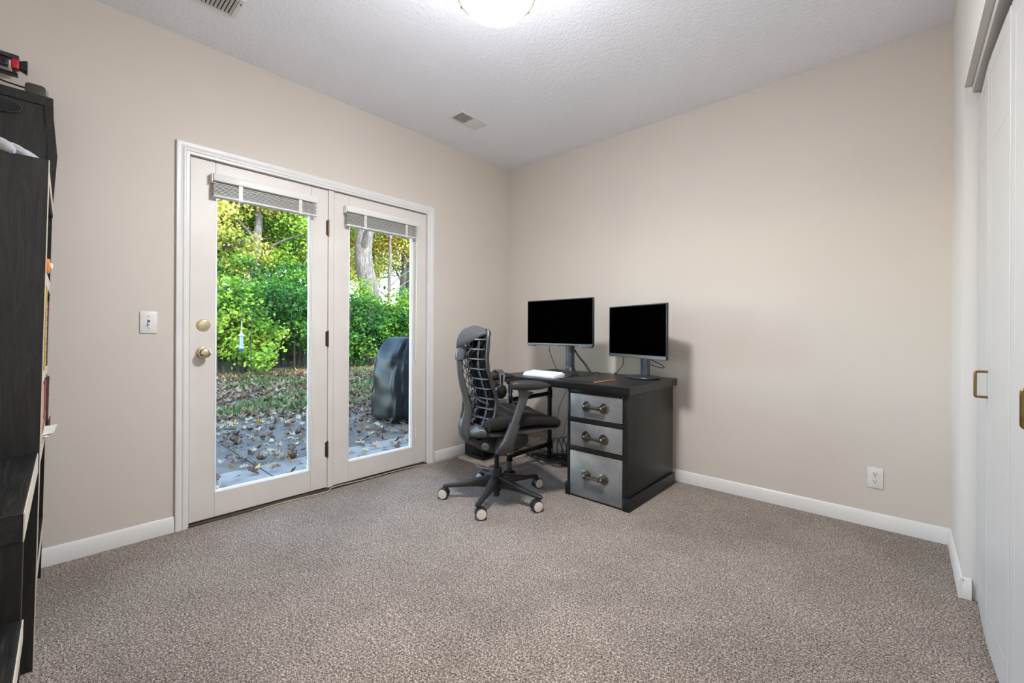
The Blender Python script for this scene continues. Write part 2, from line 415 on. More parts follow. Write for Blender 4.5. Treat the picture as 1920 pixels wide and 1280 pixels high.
# ------------------------------------------------------------------ patio doors
XF, TH = -.010, .042                           # room face of the leaves
def patio_leaf(name, y0, y1, gy0, gy1, label):
    z0, z1, gz0, gz1 = .018, 2.058, .155, 1.925
    d = tag(empty(name, (XF, y0, 0)), label, None, None, 'structure')
    Y = lambda v: v - y0
    def bx(nm, a, b, mat='doorw', bev=.0015, **k):
        return MB().box((a[0] - XF, Y(a[1]), a[2]), (b[0] - XF, Y(b[1]), b[2]), bev, 1).build(nm, mat, d, **k)
    xb = XF - TH
    bx('stile', (xb, y0, z0), (XF, gy0, z1)); bx('stile', (xb, gy1, z0), (XF, y1, z1))
    bx('rail', (xb, gy0 + .0008, z0), (XF - .0006, gy1 - .0008, gz0)); bx('rail', (xb, gy0 + .0008, gz1), (XF - .0006, gy1 - .0008, z1))
    # bead around the pane
    m = MB(); b = .011
    o = [(gy0, gz0), (gy1, gz0), (gy1, gz1), (gy0, gz1), (gy0, gz0)]
    sec = []
    for (y, z), (sy, sz) in zip(o, ((1, 1), (-1, 1), (-1, -1), (1, -1), (1, 1))):
        sec.append([(0, Y(y), z), (0, Y(y + sy * .002), z + sz * .002), (-.012, Y(y + sy * b), z + sz * b), (-.03, Y(y + sy * b), z + sz * b), (-.03, Y(y), z)])
    m.loft(sec, True, False); m.build('glass_bead', 'trim', d)
    MB().box((-.026, Y(gy0 + .004), gz0 + .004), (-.020, Y(gy1 - .004), gz1 - .004)).build('glass_pane', 'glass', d)
    return d
dl = patio_leaf('door_1', -2.6135, -1.8385, -2.494, -1.951, 'white glazed patio door with brass knob and deadbolt')
dr = patio_leaf('door_2', -1.7965, -1.0165, -1.687, -1.145, 'white fixed glazed patio door beside the covered grill')
ml = structure(MB().box((-.06, -1.8365, .012), (-.006, -1.7985, 2.062), .002, 1), 'trim_4', 'doorw', 'white mullion strip between the two patio doors')
for z in (1.80, 1.038, .278):
    m = MB()
    m.cyl((.004, 0, z - .052), (.004, 0, z + .052), .0062, 12)
    m.box((-.004, -.016, z - .05), (.0006, -.001, z + .05), .0004, 1)
    for k in range(5): m.tube([(.004, 0, z - .053 + k * .026), (.004, 0, z - .050 + k * .026)], .0068, 12)
    m.cyl((.004, 0, z + .052), (.004, 0, z + .058), .0045, 10); m.cyl((.004, 0, z - .058), (.004, 0, z - .052), .0045, 10)
    o = m.build('hinge', 'bronze', dl); o.location = (0, -1.8375 + 2.6135, 0)
rx = Matrix.Rotation(radians(90), 4, 'Y')
def on_leaf(d, y, z): return (0, y - d.location.y, z)
m = MB().lathe([(0, .0), (.0335, 0), (.0335, .004), (.031, .009), (.027, .011), (.025, .012), (.020, .012), (.014, .026), (.0135, .032), (.022, .037), (.029, .046), (.0295, .053), (.027, .060), (.020, .065), (.0, .067)], 32, rx)
m.cyl((.066, 0, 0), (.069, 0, 0), .006, 12); m.box((.068, -.001, -.005), (.0705, .001, .005))
o = m.build('door_knob', 'brass', dl); o.location = on_leaf(dl, -2.553, .965)
m = MB().lathe([(0, .0), (.033, 0), (.033, .006), (.030, .010), (.028, .010), (.0265, .013), (.023, .014), (0, .0145)], 32, rx)
m.box((.014, -.014, -.003), (.022, .014, .003), .001, 1, Matrix.Rotation(radians(12), 4, 'X'))
o = m.build('deadbolt', 'brass', dl); o.location = on_leaf(dl, -2.549, 1.122)
for z in (.965, 1.122):
    o = MB().box((-.04, -.0008, -.03), (-.002, .0012, .03)).build('latch_plate', 'brass', dl); o.location = (0, -.0005, z)

# ------------------------------------------------------------------ blinds
def blind(y0, y1, zt, zb, label, wand):
    t = thing('mini_blind', label, 'window blind', (XF, y0, 0))
    w = y1 - y0; x0, x1 = .004, .056
    MB().box((x0, 0, zt - .042), (x1, w, zt), .003).build('valance', 'white_plastic', t)
    m = MB().box((x0, -.006, zt - .05), (x1 - .01, -.0005, zt + .002), .001, 1); m.build('end_bracket', 'white_plastic', t)
    zs0, zs1 = zb + .016, zt - .046; n = 9
    sm = None
    for k in range(n):
        z = zs0 + (zs1 - zs0) * (k + .3) / n
        if sm is None:
            mm = MB(); sec = []
            for y in (0, w - .004):
                sec.append([(x0 + .004 + .042 * i / 6, y, .0016 * sin(pi * i / 6)) for i in range(7)] + [(x0 + .004 + .042 * i / 6, y, .0016 * sin(pi * i / 6) - .0028) for i in range(6, -1, -1)])
            mm.loft(sec); sm = mm.mesh('slat', 'slat')
        o = new_obj('slat', sm, t); o.location = (random.uniform(-.002, .002), .002 + random.uniform(-.0015, .0015), z - .0015); o.rotation_euler = (radians(random.uniform(-.1, .1)), 0, 0)
    MB().box((x0 + .003, .002, zb), (x1 - .004, w - .002, zb + .012), .004).build('bottom_rail', 'white_plastic', t)
    for f in (.235, .815):
        m = MB().box((x1 - .0085, w * f - .010, zb - .003), (x1 - .0075, w * f + .010, zt - .042))
        m.build('ladder_tape', 'trim', t)
    m = MB()
    for f in (.885, .95):
        m.tube([(x1 - .003, w * f, zt - .04), (x1 - .002, w * f, zb - .01), (x1 - .006, w * f - .002, zb - .25)], .0013, 6)
    m.build('lift_cord', 'wcord', t)
    if wand:
        m = MB().tube([(x1, w * .965, zt - .045), (x1 - .005, w * .968, 1.5), (x1 - .012, w * .972, .87)], .0032, 8)
        m.sphere((x1 - .012, w * .972, .868), .005, 8); m.build('tilt_wand', 'white_plastic', t)
    m = MB()
    q = .955
    for k in range(2):
        pts = [(x1 - .006, w * (q - .07 * k) - .002, zb - .25)]
        pts += [(x1 - .012 + .003 * sin(z * 9 + k), w * (q - .05 * k) + .008 * sin(z * 6 + k * 2), z) for z in [1.5 - .125 * i for i in range(11)]]
        m.tube(catmull(pts, 3), .0011, 5)
    m.build('pull_cord', 'wcord', t)
    return t
blind(-2.5165, -1.932, 1.981, 1.850, 'raised white mini blind at the top of the left patio door', False)
blind(-1.727, -1.126, 1.972, 1.832, 'raised white mini blind at the top of the right patio door', True)

# ------------------------------------------------------------------ switch and outlet
t = thing('light_switch', 'white toggle light switch plate left of the patio doors', 'light switch', (0, -2.791, 1.132))
MB().box((0, -.0355, -.058), (.0065, .0355, .058), .004, 2).build('wall_plate', 'white_plastic', t)
MB().box((.006, -.005, -.012), (.008, .005, .012)).build('toggle_slot', 'chin', t)
MB().box((.006, -.004, -.006), (.022, .004, .004), .0015, 1, Matrix.Rotation(radians(28), 4, 'Y')).build('toggle', 'white_plastic', t)
for z in (.03, -.03): MB().cyl((.006, 0, z), (.0076, 0, z), .0032, 12).build('screw', 'nickel', t)
t = thing('wall_outlet', 'white duplex power outlet low on the wall right of the desk', 'outlet', (2.808, 0, .278))
MB().box((-.0355, -.0065, -.058), (.0355, 0, .058), .004, 2).build('wall_plate', 'white_plastic', t)
for z in (.0205, -.0205):
    m = MB(); pts = []
    for k in range(24):
        a = 2 * pi * k / 24; pts.append((.0172 * cos(a), z + max(-.0138, min(.0138, .0172 * sin(a)))))
    m.prism(pts, 1, -.0085, -.006); r = m.build('receptacle', 'trim', t)
    m = MB(); m.box((-.0078, -.0089, z + .000), (-.0052, -.0082, z + .009)); m.box((.0052, -.0089, z + .001), (.0076, -.0082, z + .008))
    m.cyl((0, -.0089, z - .006), (0, -.0082, z - .006), .0028, 12); m.build('slot', 'dark', r)
MB().cyl((0, -.0078, 0), (0, -.006, 0), .003, 12).build('screw', 'nickel', t)

# ------------------------------------------------------------------ ceiling vents and lamp
def vent(name, x0, x1, y0, y1, nsl, split, label):
    t = thing(name, label, 'air vent', ((x0 + x1) / 2, (y0 + y1) / 2, H))
    w, d = x1 - x0, y1 - y0
    b = .022
    m = MB()
    for a, c in (((-w / 2, -d / 2), (w / 2, -d / 2 + b)), ((-w / 2, d / 2 - b), (w / 2, d / 2)), ((-w / 2, -d / 2 + b), (-w / 2 + b, d / 2 - b)), ((w / 2 - b, -d / 2 + b), (w / 2, d / 2 - b))):
        m.box((a[0], a[1], -.007), (c[0], c[1], -.0002), .002, 1)
    if split: m.box((-w / 2 + b, -.004, -.007), (w / 2 - b, .004, -.0004))
    m.build('frame', 'white_plastic', t)
    MB().box((-w / 2 + b, -d / 2 + b, -.0016), (w / 2 - b, d / 2 - b, -.0004)).build('duct_shade', 'dark', t)  # near-black sheet standing in for the shade inside the duct
    me = None
    L = d - 2 * b - .004
    for k in range(nsl):
        y = -d / 2 + b + .004 + L * (k + .5) / nsl
        if split and abs(y) < .006: continue
        if me is None:
            me = MB().box((-w / 2 + b, -.0012, -.0055), (w / 2 - b, .0012, .0055)).mesh('slat', 'white_plastic')
        o = new_obj('slat', me, t); o.location = (0, y, -.0062)
        o.rotation_euler = (radians(-40 if (split and y < 0) else 40), 0, 0)
    MB().box((w / 2 - b - .02, d / 2 - .014, -.013), (w / 2 - b - .012, d / 2 - .008, -.006), .001, 1).build('lever', 'chin', t)
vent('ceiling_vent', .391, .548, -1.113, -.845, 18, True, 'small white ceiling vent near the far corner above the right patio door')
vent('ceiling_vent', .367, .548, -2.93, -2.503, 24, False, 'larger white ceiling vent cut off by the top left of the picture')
LC = (1.757, -1.992)
t = thing('ceiling_light', 'round glowing ceiling light with a thin satin metal ring', 'ceiling light', (LC[0], LC[1], H))
MB().lathe([(0, -.001), (.062, -.001), (.062, -.012), (.05, -.022), (.012, -.026), (0, -.026)], 40).build('canopy', 'nickel', t)
MB().cyl((0, 0, -.282), (0, 0, -.026), .009, 16).build('stem', 'nickel', t)
MB().lathe([(.1380, -.312), (.1335, -.330), (.117, -.352), (.088, -.368), (.045, -.377), (0, -.380)], 48).build('glass_bowl', 'glow', t)
MB().lathe([(.1385, -.297), (.10, -.288), (.012, -.284), (0, -.284)], 48).build('glass_cover', 'glow_up', t)  # unseen glowing disc, added over the bowl to light the ceiling
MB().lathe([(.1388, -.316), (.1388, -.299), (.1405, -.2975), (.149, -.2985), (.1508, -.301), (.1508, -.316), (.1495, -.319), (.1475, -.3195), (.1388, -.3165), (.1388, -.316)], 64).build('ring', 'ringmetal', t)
for a in (-165, -40, 80):
    a = radians(a); m = MB(); m.tube([(cos(a) * .148, sin(a) * .148, -.302), (cos(a) * .159, sin(a) * .159, -.302)], .0035, 10)
    m.sphere((cos(a) * .161, sin(a) * .161, -.302), .005, 10); m.build('stud', 'nickel', t)

# ------------------------------------------------------------------ closet bifold doors
structure(MB().box((W + .022, CY1 + .002, CZ - .032), (W + .060, CY0 - .002, CZ - .002), .004), 'trim_5', 'closet', 'grey white track under the closet header')
def bifold(name, p0, p1, handle, label):
    (xa, ya), (xb, yb) = p0, p1
    L = sqrt((xb - xa) ** 2 + (yb - ya) ** 2); ang = math.atan2(yb - ya, xb - xa)
    d = tag(empty(name, (xa, ya, 0), ang), label, None, None, 'structure')
    # local: +x along the leaf, -y faces... room side is -y after rotation (leaf runs toward -Y world)
    z0, z1, th = .014, 2.036, .032
    s = .052; ey = .009
    zz = [(z0 + .115, .835), (1.005, 1.735), (1.79, z1 - .055)]
    g = .0018
    m = MB()
    m.box((g, 0.0, z0), (s, th, z1), .002, 1); m.box((L - s, 0.0, z0), (L - g, th, z1), .002, 1)
    lo = z0
    for a, b in zz + [(z1, None)]:
        m.box((s - .0005, 0.0, lo), (L - s + .0005, th, a)); lo = b
    m.box((s - .002, .019, z0 + .05), (L - s + .002, th - .003, z1 - .05))
    m.build('leaf_frame', 'closet', d)
    for a, b in zz:
        w0, w1 = s, L - s
        def ring(i, y): return [(w0 + i, y, a + i), (w1 - i, y, a + i), (w1 - i, y, b - i), (w0 + i, y, b - i)]
        MB().loft([ring(0, .0004), ring(.005, .002), ring(.010, .0175), ring(.020, .0175), ring(.036, .002), ring(.040, .0012)]).build('raised_panel', 'closet', d, ang=12)
    if handle is not None:
        zc, hl, pr = .915, .088, -.03
        pts = [(handle, .002, zc - hl / 2)] + bez((handle, pr + .012, zc - hl / 2), (handle, pr, zc - hl / 2), (handle, pr, zc - hl / 2), (handle, pr, zc - hl / 2 + .012), 5)
        pts += bez((handle, pr, zc + hl / 2 - .012), (handle, pr, zc + hl / 2), (handle, pr, zc + hl / 2), (handle, pr + .012, zc + hl / 2), 5) + [(handle, .002, zc + hl / 2)]
        MB().tube(pts, .0045, 12).build('pull_handle', 'brass_antique', d)
    return d
XD = W + .039
bifold('door_3', (XD + .002, -.602), (XD - .006, -.950), None, 'narrow white bifold closet leaf next to the jamb')
bifold('door_4', (XD - .006, -.954), (XD + .003, -1.302), .012, 'second white bifold closet leaf with a brass pull')
bifold('door_5', (XD + .004, -1.308), (XD + .016, -1.656), .318, 'third white bifold closet leaf with a brass pull')
bifold('door_6', (XD + .016, -1.660), (XD + .004, -2.008), None, 'nearest white bifold closet leaf')

# ------------------------------------------------------------------ stepped bookcase
BCA, BCL = radians(-1.75), -.0185
bc = thing('stepped_bookcase', 'tall black ash stepped bookcase with raw beige shelf edges', 'bookcase', (.035, -3.163, 0), rot=(BCL, 0, BCA))
BCM = Matrix.Translation(bc.location) @ Euler((BCL, 0, BCA)).to_matrix().to_4x4()
def bcw(x, y, z): return BCM @ Vector((x, y, z))
BD = -.335
def bcp(name, a, b, mat='shelf', bev=.0015): return MB().box(a, b, bev, 1).build(name, mat, bc)
def banded(name, a, b, mat='shelf', end=False):
    o = bcp(name, a, b, mat)
    MB().box((a[0], b[1] + .0002, a[2]), (b[0], b[1] + .0022, b[2])).build('edge_band', 'rawedge', o)
    return o
# tall tower at the wall
bcp('tower_panel', (.098, BD, 0), (.13, -.030, 2.06)); bcp('tower_panel', (0, BD, 0), (.02, -.012, 2.06))
bcp('tower_back', (.021, BD, .02), (.097, BD + .012, 2.06))
o = bcp('tower_top', (-.002, BD, 2.061), (.132, -.010, 2.102), 'shelf')
MB().prism([(-.030, 0.02), (-.002, 0.02), (-.002, 1.60), (.008, 1.85), (-.0105, 2.06), (-.036, 2.06), (-.018, 1.85)], 0, .1305, .1375).build('corner_bracket', 'shelftop', bc)
for z in (.30, .95, 1.28, 1.62): bcp('tower_shelf', (.021, BD, z - .04), (.097, -.02, z))
banded('side_panel', (.808, BD, 0), (.838, 0, 1.640))
for z in (1.622, 1.283, .955): banded('shelf', (.131, BD, z - .042), (.8075, -.001, z), 'shelftop')
for z, xe in ((.690, 1.50), (.285, 1.80)):
    banded('shelf', (.131, BD, z - .042), (.8075, -.001, z), 'shelftop')
banded('step_shelf', (.8385, BD, .632), (1.49, -.004, .694), 'shelftop')
bcp('step_panel', (1.43, BD, 0), (1.46, -.004, .6315))
banded('step_shelf', (1.4605, BD, .405), (1.86, -.002, .452), 'shelftop')
bcp('step_panel', (1.80, BD, 0), (1.83, -.05, .4045))
bcp('back_panel', (.131, BD - .006, .02), (.8075, BD - .0005, 1.64))

def booklike(name, label, cat, x0, x1, z0, h, d, rgb, front=-.012, lean=0, group=None, deco=None):
    mt = simple(name + '_cover', rgb, .55, 0, .05, 40)
    w = x1 - x0
    t = thing(name, label, cat, bcw(x0, front, z0), rot=(BCL, lean, BCA), group=group)
    m = MB(); c = .0022
    m.box((0, -d, 0), (c, 0, h)); m.box((w - c, -d, 0), (w, 0, h)); m.box((0, -c, 0), (w, .001, h), .0008, 1)
    m.build('cover', mt, t)
    MB().box((c, -d + .004, .003), (w - c, -c, h - .003)).build('page_block', 'paper', t)
    if deco: deco(t, w, h)
    return t
def letters(rgb, n, frac=(.15, .85), wf=.5):
    def f(t, w, h):
        m = MB(); L = h * (frac[1] - frac[0]) / n
        for k in range(n):
            if random.random() < .14: continue
            z = h * frac[0] + L * k; a = random.uniform(.5, 1) * wf * w
            m.box((w / 2 - a / 2, .001, z), (w / 2 + a / 2, .0016, z + L * .3))
            m.box((w / 2 - wf * w / 2, .001, z), (w / 2 - wf * w / 2 + w * .1, .0016, z + L * .75))
        m.build('spine_lettering', simple('lettering', rgb, .6), t, kind='stuff')
    return f
MG, BG = 'magazines and folders on the middle shelf', 'books on the lower shelf'
zA = .9555
booklike('ring_binder', 'mustard yellow folder standing nearest the side panel', 'folder', .755, .795, zA, .278, .22, (206, 160, 60), .004, group=MG)
booklike('magazine', 'light blue topped slim magazine beside the mustard folder', 'magazine', .715, .738, zA, .262, .21, (150, 178, 196), -.002, group=MG, deco=letters((230, 225, 220), 14))
booklike('magazine', 'cream slim magazine in the middle of the shelf row', 'magazine', .66, .70, zA, .245, .21, (206, 194, 188), -.001, group=MG, deco=letters((120, 96, 96), 20))
booklike('comic_book', 'grey brown patterned comic book behind the cream magazine', 'book', .56, .63, zA, .238, .20, (110, 98, 96), .001, group=MG, deco=letters((196, 184, 180), 22, (.05, .95), .8))
booklike('comic_book', 'dark comic book with a red emblem near its top', 'book', .44, .52, zA, .242, .20, (62, 48, 46), .003, group=MG, deco=letters((180, 164, 158), 18, (.1, .85), .7))
MB().box((.02, .001, .205), (.06, .0018, .232)).build('emblem', 'red', bpy.data.objects['comic_book.001'])
zD = .6905
lay = booklike('storage_box', 'beige open box under the row of upright books', 'box', .30, .74, zD + .0095, .062, .22, (198, 180, 150), -.001)
MB().box((.05, .001, .026), (.37, .0018, .048)).build('label_strip', simple('label_brown', (120, 66, 44), .6), lay)
zE = zD + .0715
booklike('paperback', 'orange paperback nearest the side panel', 'book', .665, .73, zE, .140, .13, (206, 120, 60), .000, group=BG)
booklike('paperback', 'blue paperback with pale lettering down its spine', 'book', .575, .645, zE, .138, .13, (60, 76, 140), -.001, group=BG, deco=letters((232, 214, 214), 9, (.06, .94), .6))
booklike('paperback', 'dark red paperback right of the blue one', 'book', .43, .555, zE, .138, .13, (132, 44, 38), .001, group=BG)
t = booklike('tall_book', 'tall dark brown book with pale lettering by the wall end', 'book', .215, .275, zD, .205, .16, (84, 56, 48), .006, group=BG, deco=letters((214, 204, 196), 16, (.05, .95), .7))
t = thing('pennant', 'small brown pointed bookmark tag hanging over the papers', 'bookmark', bcw(.25, .0090, zD + .004), rot=(BCL, 0, BCA))
MB().prism([(-.05, .028), (.05, .028), (.0, -.02)], 1, 0, .004, .0008).build('tag', simple('tag_brown', (128, 70, 48), .6), t)
t = thing('paper_stack', 'loose white papers sticking out under the beige box', 'papers', bcw(.42, 0, zD + .001), rot=(BCL, 0, BCA))
for k in range(4):
    m = MB(); rz = Matrix.Rotation(random.uniform(-.10, .10), 4, 'Z')
    a, b = random.uniform(.09, .13), .010 + .007 * k
    sec = []
    for i in range(9):
        y = -.18 + (.18 + b) * i / 8; e = max(0, y) / .05
        z = .0022 * k + (e * e * (.014 if k == 3 else -.03 + .008 * k))
        sec.append([(-a, y, z), (a, y, z + .002 * sin(i) * e), (a, y, z + .0009 + .002 * sin(i) * e), (-a, y, z + .0009)])
    m.loft(sec, mat=rz); m.build('sheet', 'paper', t)
t = thing('toy_block', 'small orange block with a cream knob on the upper shelf', 'toy', bcw(.74, -.004, 1.2835), rot=(BCL, 0, BCA))
MB().box((-.03, -.06, 0), (.03, .012, .045), .003).build('block', 'orange', t)
MB().sphere((.0, .014, .022), .012, 12, (1, .5, 1)).build('knob', 'cap', t)

# things on top
def glove(label, x, y, z, rz, s, mat):
    t = thing('work_glove', label, 'glove', bcw(x, y, z), rot=(BCL, 0, BCA + rz), group='gloves on top of the bookcase')
    t.scale = (1.25, 1.2, 1.7)
    m = MB()
    sec = []
    for i in range(9):
        f = i / 8; yy = -.10 + .12 * f; w = .045 + .014 * sin(pi * f); hh = .017 + .006 * sin(pi * f)
        sec.append([(w * cos(a), yy, hh + hh * sin(a)) for a in [2 * pi * k / 14 for k in range(14)]])
    m.loft(sec); m.build('palm', 'glove2', t)
    for k, (fx, L) in enumerate(((-.036, .07), (-.012, .085), (.013, .08), (.037, .065))):
        pts = [(fx, .005, .02), (fx * 1.25, .03 + L * .4, .026), (fx * 1.45, .03 + L, .012)]
        MB().tube(catmull(pts, 5), [.012] * 4 + [.0115] * 4 + [.010, .008, .004][:3], 10).build('finger', 'glove', t)
    pts = [(.04, -.05, .02), (.068, -.02, .022), (.078, .015, .014)]
    MB().tube(catmull(pts, 5), [.013] * 5 + [.012] * 3 + [.010, .008, .004], 10).build('thumb', 'glove', t)
    m = MB()
    for k in range(2):
        m.tube(catmull([(-.03 + .02 * k, -.06, .045), (-.01 + .02 * k, -.02, .048), (.02 + .02 * k, .008, .038)], 4), .0018, 6)
    m.build('piping', 'paper', t)
    return t
glove('light grey work glove lying lower at the front of the bookcase top', .74, -.156, 1.6235, radians(-20), 1, 'glove')
glove('light grey work glove lying behind the front glove', .60, -.205, 1.6235, radians(-4), 1, 'glove')
t = thing('toy_blaster', 'black toy blaster with a red muzzle on top of the bookcase', 'toy', bcw(.06, -.125, 2.1325), rot=(BCL, 0, BCA))
MB().box((-.018, -.2, .115), (.018, .010, .132), .003).build('top_rail', 'gunmetal', t)
m = MB().box((-.015, -.2, .078), (.015, -.02, .112), .004)
for k in range(7): m.box((-.017, -.19 + k * .025, .084), (.017, -.178 + k * .025, .106), .002, 1)
m.build('barrel_housing', 'gunmetal', t)
m = MB()
for k in range(6): m.box((-.0155, -.185 + k * .026, .068), (.0155, -.172 + k * .026, .077), .002, 1)
m.build('vent_ribs', 'chrome', t)
MB().box((-.019, -.012, .074), (.019, .012, .116), .006).build('muzzle', 'red', t)
m = MB().loft([[(x * s, y, .095 + z * s) for x, z in rrect(.036, .04, .01, 4)] for y, s in ((.012, .9), (.022, 1.15), (.034, 1.35), (.035, 1.1))]); m.build('flared_tip', 'gunmetal', t)
MB().box((-.02, -.2, .048), (.02, .008, .055), .002, 1).build('lower_rail', 'black', t)
m = MB(); m.box((-.012, -.008, .05), (.012, .004, .078), .003); m.build('front_post', 'black', t)
m = MB()
for k in range(3):
    m.tube([(-.012, -.17 + .05 * k, .05), (.0, -.15 + .05 * k, .02), (.012, -.16 + .05 * k, .0045)], .005, 8)
m.tube([(-.012, -.19, .006), (.0, -.06, .006)], .006, 8); m.tube([(.012, -.18, .006), (.0, -.06, .006)], .006, 8); m.tube([(0, -.17, .05), (0, -.03, .012), (0, .03, .008)], .004, 8)
m.build('bipod', 'gunmetal', t)
MB().box((-.014, -.08, .004), (.014, -.066, .034), .003).build('clamp', 'chrome', t)
t = thing('speaker_case', 'dark rounded case standing at the front of the bookcase top', 'case', bcw(.06, -.064, 2.1025), rot=(BCL, 0, BCA))
MB().prism([(y, z + .025) for y, z in rrect(.062, .052, .014, 5)], 0, -.045, .045, .003).build('body', 'case', t)
MB().box((-.03, .0352, .012), (.03, .0368, .042), .001, 1).build('front_panel', 'stand', t)
t = thing('wall_dish', 'black oval dish with a light rim fixed to the bookcase tower', 'dish', bcw(.1315, -.148, 2.02), rot=(BCL, 0, BCA))
MB().lathe([(0, 0), (.045, .001), (.05, .006), (.047, .009), (.02, .005), (0, .004)], 32, Matrix.Rotation(radians(90), 4, 'Y') @ Matrix.Scale(.55, 4, Vector((1, 0, 0)))).build('dish', 'black', t)
MB().tube([(.008, .049 * cos(a), .027 * sin(a)) for a in [2 * pi * k / 32 for k in range(33)]], .0012, 6, False).build('rim', 'stand', t)

# ------------------------------------------------------------------ desk
dk = thing('pedestal_desk', 'black stained desk with three steel fronted drawers and pipe legs', 'desk', (.60, -.80, 0))
def dp(name, a, b, mat='desk', bev=.0025, par=dk, off=(.60, -.80)):
    return MB().box((a[0] - off[0], a[1] - off[1], a[2]), (b[0] - off[0], b[1] - off[1], b[2]), bev, 2).build(name, mat, par)
m = MB()
sec = []
for i in range(40):
    x = 1.115 * i / 39
    w = .0025 * mnoise.noise(Vector((x * 9, 0, 0))) + .002 * mnoise.noise(Vector((x * 30, 3, 0)))
    sec.append([(x, .004 + w, .713), (x, w, .719), (x, w * .5, .757), (x, .006 + w, .763), (x, .722, .763), (x, .725, .760), (x, .725, .713)])
m.loft(sec); m.build('desktop', 'desktop', dk)
dp('pedestal_side', (1.664, -.762, .0), (1.690, -.085, .7125)); dp('pedestal_side', (1.245, -.762, .0), (1.2685, -.085, .7125))
dp('pedestal_back', (1.269, -.10, .0), (1.6635, -.086, .7125))
dp('front_frame', (1.655, -.768, .0), (1.690, -.7625, .7125), bev=.001); dp('front_frame', (1.245, -.768, .0), (1.2675, -.7625, .7125), bev=.001)
for a, b in ((.0, .0105), (.3045, .3365), (.4945, .5265), (.6865, .7125)): dp('drawer_rail', (1.2678, -.7675, a), (1.6548, -.72, b), bev=.001)
for a, b in (((1.6905, -.777, 0), (1.703, -.074, .082)), ((1.232, -.777, 0), (1.2445, -.074, .082)), ((1.6555, -.777, 0), (1.690, -.7685, .082)), ((1.245, -.777, 0), (1.2675, -.7685, .082))):
    dp('plinth', a, b, bev=.002)
def drawer(z0, z1):
    d = dp('drawer', (1.270, -.7715, z0), (1.6525, -.745, z1), 'steel', .0015)
    d2 = MB().box((1.275 - .6, -.744 + .8, z0 + .01), (1.648 - .6, -.25 + .8, z1 - .02)).build('drawer_box', 'desk', d)
    zc = {.5285: .6095, .3385: .4125, .0125: .1615}[z0]
    fx = (1.3955 - .6, 1.5255 - .6); yF = -.7715 + .8
    R = Matrix.Translation((0, yF, zc)) @ Matrix.Rotation(radians(90), 4, 'X')
    for x in fx:
        m = MB().lathe([(0, 0), (.034, 0), (.034, .005), (.031, .0065), (.019, .0075), (.0175, .018), (.013, .019), (0, .019)], 28, Matrix.Translation((x, 0, 0)) @ R)
        for k in range(4):
            a = radians(45 + 90 * k); m.lathe([(0, .0065), (.0052, .0065), (.0048, .009), (.002, .0098), (0, .0098)], 12, Matrix.Translation((x + .0255 * cos(a), 0, .0255 * sin(a))) @ R)
        m.build('flange', 'pipe', d)
    m = MB(); yb = yF - .038
    pts = [(fx[0], yF - .017, zc)] + bez((fx[0], yb + .012, zc), (fx[0], yb, zc), (fx[0], yb, zc), (fx[0] + .012, yb, zc), 5) + bez((fx[1] - .012, yb, zc), (fx[1], yb, zc), (fx[1], yb, zc), (fx[1], yb + .012, zc), 5) + [(fx[1], yF - .017, zc)]
    m.tube(pts, .0095, 14)
    for x, s in ((fx[0], 1), (fx[1], -1)):
        m.tube([(x + s * .012, yb, zc), (x + s * .024, yb, zc)], .0132, 16); m.tube([(x, yb + .009, zc), (x, yb + .020, zc)], .0132, 16)
        m.sphere((x + s * .002, yb + .002, zc), .0135, 14)
    m.build('drawer_handle', 'pipe', d)
drawer(.5285, .685); drawer(.3385, .493); drawer(.0125, .303)
for y in (-.717, -.208):
    x = .666 - .6; yy = y + .8
    m = MB().cyl((x, yy, .012), (x, yy, .705), .0185, 20); lg = m.build('pipe_leg', 'chrome' if y < -.5 else 'blackpipe', dk)
    for z in (.13, .565, .66): 
        m = MB().cyl((x, yy, z - .03), (x, yy, z + .03), .0235, 20); m.cyl((x, yy, z - .036), (x, yy, z - .028), .0255, 20); m.cyl((x, yy, z + .028), (x, yy, z + .036), .0255, 20)
        m.build('pipe_fitting', 'blackpipe' if (y > -.5 or z == .13) else 'chrome', lg)
    for z, s in ((.0, 1), (.7125, -1)):
        MB().lathe([(0, 0), (.048, 0), (.048, .006 * s), (.028, .009 * s), (.026, .022 * s), (0, .022 * s)], 28, Matrix.Translation((x, yy, z))).build('floor_flange', 'blackpipe', lg)
for z in (.13, .565):
    MB().cyl((.066, .083 + .02, z), (.066, .592 - .02, z), .0185, 18).build('cross_pipe', 'blackpipe', dk)

